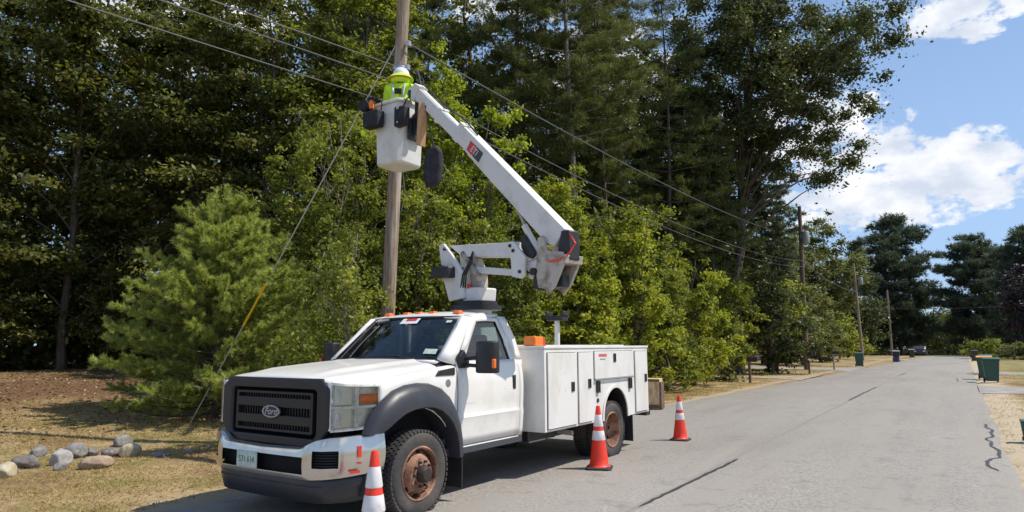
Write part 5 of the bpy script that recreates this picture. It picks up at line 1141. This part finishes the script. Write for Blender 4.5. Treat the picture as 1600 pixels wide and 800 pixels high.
# saplings around the pole
G2 = 'young broadleaf trees along the verge around the pole'
broadleaf('birch_tree', 'slim bright birch between the young pine and the guy wire', -15.0, 11.9, 7.7, 1.25, .6, 0.105, 19500, 'birch', .06, G2, 'palebark', 156, 0.24, multi=2, flat=.75, up=.35, top='cone', hollow=.42, limbs=60)
broadleaf('birch_tree', 'dense small leaved birch behind the guy wire', -13.3, 12.3, 8.3, 1.35, .4, 0.100, 25500, 'birch', .06, G2, 'palebark', 195, 0.24, multi=3, flat=.75, up=.35, top='column', hollow=.42, limbs=60)
broadleaf('birch_tree', 'small leaved birch right behind the utility pole foot', -12.0, 13.1, 6.8, 1.3, .3, 0.100, 21000, 'birch', .06, G2, 'palebark', 169, 0.24, multi=2, flat=.75, up=.35, top='column', hollow=.42, limbs=60)
broadleaf('aspen_tree', 'tall yellow green aspen behind the boom right of the bucket', -12.4, 15.1, 10.6, 1.35, 3.0, 0.120, 18750, 'aspen', .08, G2, 'palebark', 156, 0.25, flat=.75, up=.35, top='cone', hollow=.42, limbs=60)
broadleaf('aspen_tree', 'shorter bright aspen under the middle of the boom', -11.5, 16.2, 9.3, 1.1, 2.5, 0.120, 14250, 'aspen', .07, G2, 'palebark', 130, 0.24, flat=.75, up=.35, top='column', hollow=.42, limbs=60)
broadleaf('birch_tree', 'low dark green birch behind the riser arm over the cab roof', -11.2, 12.9, 5.4, 1.35, .2, 0.100, 22500, 'birch', .06, G2, 'bark', 169, 0.24, multi=3, flat=.75, up=.35, top='cone', hollow=.42, limbs=60)
broadleaf('birch_tree', 'dull green sapling below the black bag on the boom', -10.9, 14.3, 5.8, 1.3, .2, 0.100, 19500, 'birch', .05, G2, 'bark', 156, 0.24, multi=3, flat=.75, up=.35, top='column', hollow=.42, limbs=60)
broadleaf('birch_tree', 'thin leafy sapling half covering the foot of the utility pole', -8.95, 8.05, 3.9, .75, .1, .085, 5200, 'birch', .03, G2, 'palebark', 90, .24, multi=2, flat=.75, up=.35, hollow=.42, limbs=40)
broadleaf('birch_tree', 'low leafy sapling between the young pine and the pole', -10.9, 9.6, 3.9, 1.0, .1, .09, 9000, 'birch', .03, G2, 'palebark', 110, .26, multi=3, flat=.75, up=.35, hollow=.42, limbs=40)
# bright brush behind the service body
G3 = 'bright green brush beside the road behind the truck'
broadleaf('beech_sapling', 'bright green sapling rising right of the boom elbow', -9.7, 17.4, 7.15, 1.45, .2, 0.120, 23250, 'beech', .06, G3, 'bark', 169, 0.25, multi=3, flat=.7, up=.35, top='cone', hollow=.42, limbs=60)
broadleaf('beech_sapling', 'low dull green sapling between the riser arm and the service body', -9.7, 14.7, 4.73, 1.25, .1, 0.110, 20150, 'birch', .05, G3, 'bark', 143, 0.24, multi=3, flat=.7, up=.35, top='cone', hollow=.42, limbs=60)
broadleaf('beech_sapling', 'bright sapling just over the rear half of the service body', -9.0, 17.9, 5.06, 1.35, .1, 0.120, 21700, 'beech', .05, G3, 'bark', 156, 0.24, multi=3, flat=.7, up=.35, top='cone', hollow=.42, limbs=60)
broadleaf('beech_sapling', 'pointed yellow green sapling under the sagging thick cable', -9.0, 21.0, 6.33, 1.4, .1, 0.130, 21700, 'beech', .06, G3, 'bark', 156, 0.25, multi=2, flat=.7, up=.35, top='cone', hollow=.42, limbs=60)
broadleaf('beech_sapling', 'rounded duller sapling behind the farthest cone', -9.2, 24.6, 5.39, 1.5, .1, 0.140, 17050, 'birch', .06, G3, 'bark', 143, 0.28, multi=3, flat=.7, up=.35, top='cone', hollow=.42, limbs=60)
broadleaf('beech_sapling', 'bright bushy sapling left of the nearest mailbox', -9.5, 28.2, 5.72, 1.6, .1, 0.150, 16275, 'beech', .06, G3, 'bark', 143, 0.28, multi=3, flat=.7, up=.35, top='column', hollow=.42, limbs=60)
broadleaf('beech_sapling', 'duller green sapling directly behind the nearest mailbox', -9.6, 33.4, 5.50, 1.5, .1, 0.170, 13175, 'birch', .06, G3, 'bark', 130, 0.28, multi=3, flat=.7, up=.35, top='column', hollow=.42, limbs=60)
broadleaf('beech_sapling', 'green sapling deep between the boom elbow and the pines', -11.8, 21.6, 7.92, 1.8, .3, 0.140, 18600, 'birch', .08, G3, 'bark', 156, 0.31, multi=2, flat=.7, up=.35, top='column', hollow=.42, limbs=60)
broadleaf('beech_sapling', 'green sapling deep behind the sagging cable', -11.6, 28.0, 8.14, 2.0, .3, 0.160, 18600, 'birch', .08, G3, 'bark', 156, 0.34, multi=2, flat=.7, up=.35, top='column', hollow=.42, limbs=60)
# dark bushy trees at the mailboxes
G4 = 'dark roadside trees near the mailboxes'
broadleaf('dark_tree', 'black green bushy tree on the verge between the first two mailboxes', -9.3, 41.5, 6.6, 2.2, .1, .22, 12000, 'oak', .12, G4, 'bark', 70, .6, multi=2)
broadleaf('dark_tree', 'olive small tree behind the middle mailbox', -10.3, 47.5, 6.4, 2.0, .8, .24, 8000, 'birch', .12, G4, 'bark', 55, .6)
broadleaf('dark_tree', 'shrubby olive tree left of the green bin', -11.0, 60, 5.4, 2.4, .1, .26, 7000, 'faroak', .12, G4, 'bark', 50, .7)
broadleaf('round_shrub', 'round green shrub behind the grey pole', -11.8, 86, 5.6, 3.0, .0, .34, 5000, 'birch', .12, G4, 'bark', 40, .9)
broadleaf('round_shrub', 'dark round shrub behind the far green bin', -11.6, 72, 4.4, 2.4, .0, .30, 5000, 'faroak', .12, G4, 'bark', 40, .8)

# tall pines with bare trunks
G5 = 'tall white pines in the roadside wood'
pine('white_pine', 'tall pine with long bare sunlit trunk right of the boom', -12.9, 24.1, 24, 3.2, 9.5, 7500, 'pineneedle', .19, G5, 'palebark', step=.75, sparse=.8)
pine('white_pine', 'tall thin dark pine trunk beside the sunlit one', -13.2, 27.6, 25, 2.8, 9.0, 7000, 'pineneedle', .15, G5, step=.8, sparse=.75)
pine('white_pine', 'tall pine standing behind the lineman', -19.5, 20.5, 23, 3.2, 6, 8000, 'pineneedle', .2, G5, step=.7)
pine('white_pine', 'dark pine between the aspens and the sunlit trunk', -15.2, 23.6, 22, 3.4, 5.5, 9000, 'pineneedle', .2, G5, step=.65)
pine('white_pine', 'slim pine left of the leaning oak', -12.2, 33.5, 23, 2.6, 5, 5000, 'pineneedle', .16, G5, step=.7)
pine('white_pine', 'young pine in the gap under the tall bare trunks', -14.2, 30.0, 13, 2.4, 3, 4500, 'pineneedle', .12, G5, step=.55)
pine('white_pine', 'pine with thin bare stem above the sagging cables', -11.3, 37.5, 19, 2.2, 3.5, 4200, 'pineneedle', .13, G5, step=.7)
# leaning oak
broadleaf('oak_tree', 'big dark oak leaning over the road against the sky', -11.0, 40.5, 26.5, 6.9, 9.5, .21, 125000, 'oak', .34, None, 'bark', 300, 1.30, lean=(3.0, .5), limbs=60, hollow=.42, flat=.75, spread=.42, up=.6)
broadleaf('oak_tree', 'dark oak filling the shade left of the leaning oak', -13.8, 39.5, 19, 4.6, 1.5, .26, 26000, 'oak', .26, None, 'bark', 120, 1.1, lean=(.6, 0), limbs=40)
broadleaf('oak_tree', 'dark lower oak under the leaning crown beside the mailboxes', -12.8, 43.8, 14.5, 3.2, .5, .26, 26000, 'oak', .2, None, 'bark', 120, .95)
pine('white_pine', 'thin twin pine against the clouds right of the oak', -11.6, 56.5, 16.8, 1.9, 6.0, 3000, 'hazedpine', .17, G5, blade=(.24, .05), step=.7, sparse=.85)
pine('white_pine', 'second thin pine close behind the twin pine', -13.1, 57.5, 14.5, 1.8, 5.5, 2600, 'hazedpine', .15, G5, blade=(.24, .05), step=.7, sparse=.85)
# far trees
G6 = 'distant trees along the road'
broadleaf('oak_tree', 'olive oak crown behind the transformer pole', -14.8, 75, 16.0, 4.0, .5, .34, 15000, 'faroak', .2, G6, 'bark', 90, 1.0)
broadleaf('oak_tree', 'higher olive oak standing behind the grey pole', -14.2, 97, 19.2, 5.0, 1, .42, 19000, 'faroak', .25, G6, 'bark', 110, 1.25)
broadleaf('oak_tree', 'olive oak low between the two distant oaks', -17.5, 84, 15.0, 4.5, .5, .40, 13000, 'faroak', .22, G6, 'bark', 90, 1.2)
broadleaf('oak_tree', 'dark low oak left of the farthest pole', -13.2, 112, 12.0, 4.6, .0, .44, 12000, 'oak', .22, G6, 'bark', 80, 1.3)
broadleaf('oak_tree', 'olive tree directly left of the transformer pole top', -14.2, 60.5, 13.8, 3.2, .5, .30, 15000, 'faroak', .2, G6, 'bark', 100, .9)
pine('white_pine', 'broad dark pine rising beyond the left bend of the road', -9.6, 146, 27, 7.4, 2.0, 9000, 'hazedpine', .45, G6, blade=(.70, .13), prof='dome', step=1.1, tuft=1.1)
pine('white_pine', 'ragged pine half hidden left of the broad pine', -14.6, 132, 20, 3.6, 4.0, 3800, 'hazedpine', .35, G6, blade=(.55, .10), step=1.2, sparse=.8, tuft=.9)
pine('white_pine', 'broad dark pine on the right of the road end', 2.6, 141, 21.5, 6.4, 2.0, 8500, 'hazedpine', .4, G6, blade=(.65, .12), prof='dome', step=1.1, tuft=1.0)
pine('white_pine', 'dark pine at the right frame edge behind the copper tree', 8.6, 116, 17.5, 5.2, 2.0, 7500, 'hazedpine', .35, G6, blade=(.55, .10), prof='dome', step=1.0, tuft=.9)
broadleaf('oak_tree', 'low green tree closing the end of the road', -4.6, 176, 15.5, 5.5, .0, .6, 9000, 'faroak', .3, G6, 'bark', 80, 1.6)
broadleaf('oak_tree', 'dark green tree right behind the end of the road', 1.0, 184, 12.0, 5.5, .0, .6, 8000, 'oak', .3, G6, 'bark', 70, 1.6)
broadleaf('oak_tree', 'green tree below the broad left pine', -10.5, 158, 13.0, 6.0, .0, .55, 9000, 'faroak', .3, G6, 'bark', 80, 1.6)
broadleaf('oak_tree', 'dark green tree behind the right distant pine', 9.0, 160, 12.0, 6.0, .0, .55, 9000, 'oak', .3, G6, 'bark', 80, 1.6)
broadleaf('copper_tree', 'dark purple leaved tree at the right frame edge', 7.0, 100, 10.6, 3.1, .8, .34, 11000, 'purple', .2, None, 'bark', 80, .9)
broadleaf('flowering_shrub', 'green flowering shrub on the right verge before the road end', 2.4, 91, 2.3, 2.1, .0, .20, 4500, 'birch', .08, 'shrubs on the right verge', 'bark', 36, .5, cat='shrub')
broadleaf('flowering_shrub', 'pale green shrub nearer the right road edge', .9, 97, 2.2, 1.3, .0, .20, 2500, 'faroak', .08, 'shrubs on the right verge', 'bark', 26, .45, cat='shrub')
broadleaf('flowering_shrub', 'yellowish shrub below the copper tree', 4.4, 88, 2.0, 1.8, .0, .20, 3000, 'faroak', .08, 'shrubs on the right verge', 'bark', 30, .45, cat='shrub')

# the wood behind: four prototypes copied, every tree its own object
GW = 'tall forest trees deep in the wood behind the verge'; LW = 'tall dark forest tree deep in the wood behind the roadside growth'
pr = [broadleaf('forest_tree', LW, 0, 0, 19, 3.6, 1.0, .27, 11000, 'oak', .22, GW, 'bark', 85, 1.15, hollow=.5, flat=.4, limbs=24),
      broadleaf('forest_tree', LW, 0, 0, 21, 3.4, 2.0, .27, 10000, 'maple', .22, GW, 'bark', 80, 1.1, hollow=.5, flat=.35, limbs=24),
      pine('forest_tree', LW, 0, 0, 24, 3.4, 3.5, 3600, 'pineneedle', .24, GW, blade=(.26, .05), step=.8, tuft=.8),
      broadleaf('forest_tree', LW, 0, 0, 9, 3.0, .1, .25, 9000, 'maple', .12, GW, 'bark', 60, 1.0, hollow=.5, flat=.4, limbs=14)]
spots = []
R1 = [(-29.5, 5.0), (-30, 11), (-28.5, 16.5), (-25.5, 19.5), (-22.5, 23), (-19, 25.5), (-17.5, 30), (-16.2, 34.5), (-16.8, 41), (-15.0, 46), (-16.5, 52), (-17.5, 60)]
R2 = [(-36, 3), (-36, 10), (-35, 17), (-32, 22.5), (-28.5, 26.5), (-25, 30), (-22, 35), (-21, 41), (-20.5, 48), (-21.5, 56)]
R3 = [(-44, 6), (-43, 15), (-40, 24), (-34, 31), (-30, 37), (-27, 44), (-26.5, 52), (-28, 62)]
R4 = [(-24.3, 8.3), (-23.4, 11.4), (-24.6, 5.2), (-21.8, 13.2), (-27.5, 8.8), (-27, 13), (-22, 18.5), (-18.5, 21.5), (-16.5, 26.5), (-15.2, 31.8), (-14.8, 37), (-14.2, 43.5), (-32, 7), (-31, 14), (-27, 22), (-14.2, 50.5), (-22.5, 27.5), (-15.5, 19.5), (-14, 18), (-13.0, 20.2)]
used = [0]*4
def place(i, x, y, sc):
    o = pr[i] if used[i] == 0 else copy_tree(pr[i]); used[i] += 1
    o.location = (x, y, gz(x, y)-.05); o.rotation_euler = (0, 0, random.uniform(0, 6.28)); o.scale = (sc, sc, sc*random.uniform(.92, 1.1))
for j, (x, y) in enumerate(R1+R2): place((0, 2, 1)[j % 3], x+random.uniform(-.6, .6), y+random.uniform(-.6, .6), random.uniform(.92, 1.12))
for j, (x, y) in enumerate(R3): place((2, 0, 1)[j % 3], x, y, random.uniform(1.05, 1.25))
for j, (x, y) in enumerate(R4): place(3, x, y, (.55, .5, .6, .5)[j] if j < 4 else random.uniform(.62, 1.0))

# far woods that read as one mass
def woods(name, line, depth, hmin, hmax, leaf, n, mat, sp_, label):
    Cn = []; rd = []
    for (x0, y0), (x1, y1) in zip(line[:-1], line[1:]):
        L_ = math.hypot(x1-x0, y1-y0); k = max(int(L_/sp_), 2)
        for i in range(k):
            for dd in range(2):
                t = (i+rng.random())/k; x = x0+(x1-x0)*t+rng.normal()*depth*.3; y = y0+(y1-y0)*t+rng.normal()*depth*.3; H = rng.uniform(hmin, hmax); g = gz(x, y)
                for q in range(12):
                    z = H*(q+.5)/12; w_ = sp_*.9*math.sqrt(max(0, 1-(z/H)**2))+.5; Cn.append((x+rng.normal()*w_*.6, y+rng.normal()*w_*.6, g+z)); rd.append(rng.uniform(.8, 1.6)*sp_*.45)
    Cn = np.array(Cn); rd = np.array(rd); P, U, V_, rnd = leaf_cloud(Cn, rd, n, leaf, flat=.6, up=.7); o = quads_mesh(name, P, U, V_, rnd, mat); tag(o, label, 'woods', kind='stuff'); return o
woods('far_woods', [(-60, 235), (-20, 215), (20, 212), (60, 190), (110, 150)], 12, 10, 15, 1.2, 60000, 'hazedpine', 5, 'distant dark wood closing the view beyond the road end')
woods('far_woods', [(-19, 66), (-20, 90), (-19, 112), (-18, 135), (-16, 160)], 5, 7, 12, .5, 30000, 'faroak', 4, 'unbroken dark wood along the left of the distant road')
woods('far_woods', [(-50, -10), (-52, 12), (-48, 32), (-40, 50), (-34, 70)], 5, 12, 17, .8, 60000, 'oak', 4, 'dim mass of trees at the back of the left wood')
woods('undergrowth', [(-29, 3), (-28, 9), (-26.5, 14), (-22, 18.2), (-17.5, 21.5), (-14.5, 26), (-13.2, 33), (-12.5, 40)], 2.2, 2.2, 4.2, .22, 80000, 'maple', 1.6, 'low shaded undergrowth along the edge of the wood')

# ground cover
def blades(name, n, xr, yr, hgt_, mat, label, dens=None, wid=.008):
    x = rng.uniform(*xr, n); y = yr[0]+(yr[1]-yr[0])*rng.random(n)**1.5
    cl = np.sin(x*1.9+y*1.3)*np.sin(y*1.7-x*.8)+.6*np.sin(x*4.1-y*3.3)+rng.normal(size=n)*.7
    keep = cl > (-.3 if dens is None else dens); x, y, cl = x[keep], y[keep], cl[keep]; m = len(x)
    z = hgt(x, y)+.03*np.sin(x*1.3+y*.7)*np.cos(y*.9-x*.4)*np.clip((np.minimum(np.abs(x+7), np.abs(x-.45))-.4)/2, 0, 1)
    D = nrm(rng.normal(size=(m, 3))*np.array([.9, .9, .25])+np.array([0, 0, .55])); W = nrm(np.cross(D, rng.normal(size=(m, 3))))
    sc = (1+np.hypot(x, y)*.045)[:, None]
    rnd = np.clip(.5+.22*np.sin(x*.9+1)*np.sin(y*1.1)+rng.normal(size=m)*.25, 0, 1)
    o = quads_mesh(name, np.stack([x, y, z], 1), D*(hgt_*rng.uniform(.4, 1.3, m))[:, None]*.5, W*wid*.5*sc, rnd, mat, None, 'tri'); tag(o, label, 'grass', kind='stuff')
blades('dry_grass', 150000, (-17, -7.12), (1.5, 26), .060, 'straw', 'dry straw coloured grass on the left verge')
blades('lawn_grass', 60000, (-25, -9), (1.5, 20), .06, 'lawn', 'patchy yellow green lawn grass left of the truck', .3, .007)
blades('dry_grass', 26000, (.5, 7), (6, 34), .05, 'straw', 'dry straw coloured grass on the right verge', .5)
blades('lawn_grass', 30000, (1.2, 14), (8, 60), .06, 'lawn', 'patchy lawn grass right of the road', .6, .010)
blades('dry_grass', 30000, (-12, -7.12), (16, 60), .07, 'straw', 'dry weeds along the verge by the mailboxes', -.2, .008)
ROCKSP = [(-10.52, 3.97, 0.22, 1.2, 0.9, 0.75, 'rk_sand', 'pale sandy rock at the left frame edge'), (-11.11, 4.44, 0.21, 1.3, 0.9, 0.75, 'rk_dark', 'dark brown grey rock second from the left frame edge'), (-12.0, 4.95, 0.16, 1.2, 0.9, 0.8, 'rk_grey', 'grey rock behind the dark brown one'), (-10.95, 4.81, 0.2, 1.0, 0.95, 1.0, 'rk_pale', 'tallest pale grey rock in the row'), (-11.5, 5.26, 0.19, 1.1, 0.9, 0.95, 'rk_grey', 'upright grey rock just right of the tallest pale rock'), (-10.51, 4.62, 0.12, 1.1, 0.9, 0.7, 'rk_grey', 'low grey stone in front of the tallest pale rock'), (-10.19, 4.94, 0.21, 1.35, 0.9, 0.72, 'rk_tan', 'pale tan front rock in the middle of the row'), (-11.5, 5.5, 0.12, 1, 1, 0.8, 'rk_dark', 'small dark rock behind the tan front rock'), (-11.15, 5.6, 0.14, 1.2, 0.9, 0.8, 'rk_dark', 'dark low rock beside the yellowish one'), (-10.91, 5.78, 0.19, 1.1, 0.9, 0.85, 'rk_sand', 'yellowish rock at the right end of the row'), (-12.0, 6.22, 0.18, 1.3, 0.9, 0.85, 'rk_grey', 'grey rock lying behind the yellowish one'), (-10.35, 5.95, 0.15, 1.2, 0.9, 0.6, 'rk_dark', 'shaded rock nearest the young pine'), (-10.35, 6.4, 0.1, 1.1, 0.9, 0.7, 'rk_grey', 'small grey stone near the truck bumper'), (-10.6, 6.9, 0.08, 1.1, 0.9, 0.7, 'rk_dark', 'tiny dark stone close to the truck grille')]
for a in ROCKSP: rock(a[0], a[1], a[2]*.78, *a[3:])
def litter(name, n, xr, yr, size, mat, label):
    x = rng.uniform(*xr, n); y = rng.uniform(*yr, n); z = hgt(x, y)+.012+.03*np.sin(x*1.3+y*.7)*np.cos(y*.9-x*.4)*np.clip((np.minimum(np.abs(x+7), np.abs(x-.45))-.4)/2, 0, 1)
    N = nrm(rng.normal(size=(n, 3))*.35+np.array([0, 0, 1])); t = nrm(np.cross(N, rng.normal(size=(n, 3)))); b = np.cross(N, t); q = size*rng.uniform(.4, 1.3, n)[:, None]
    o = quads_mesh(name, np.stack([x, y, z], 1), t*q*.5, b*q*.3, rng.random(n), mat, None); tag(o, label, 'leaf litter', kind='stuff')
M['litter'] = leafmat('dry_leaf_litter', (.15, .085, .045), (.36, .22, .12), (.50, .38, .24), .1)
litter('leaf_litter', 9000, (-16, -7.1), (2, 16), .032, 'litter', 'brown leaf litter and twigs scattered on the left verge')
litter('leaf_litter', 5000, (.5, 6), (7, 30), .032, 'litter', 'brown leaf litter scattered on the sandy right verge')
litter('leaf_litter', 16000, (-28, -13), (3, 20), .08, 'litter', 'red brown leaf litter under the wood edge')
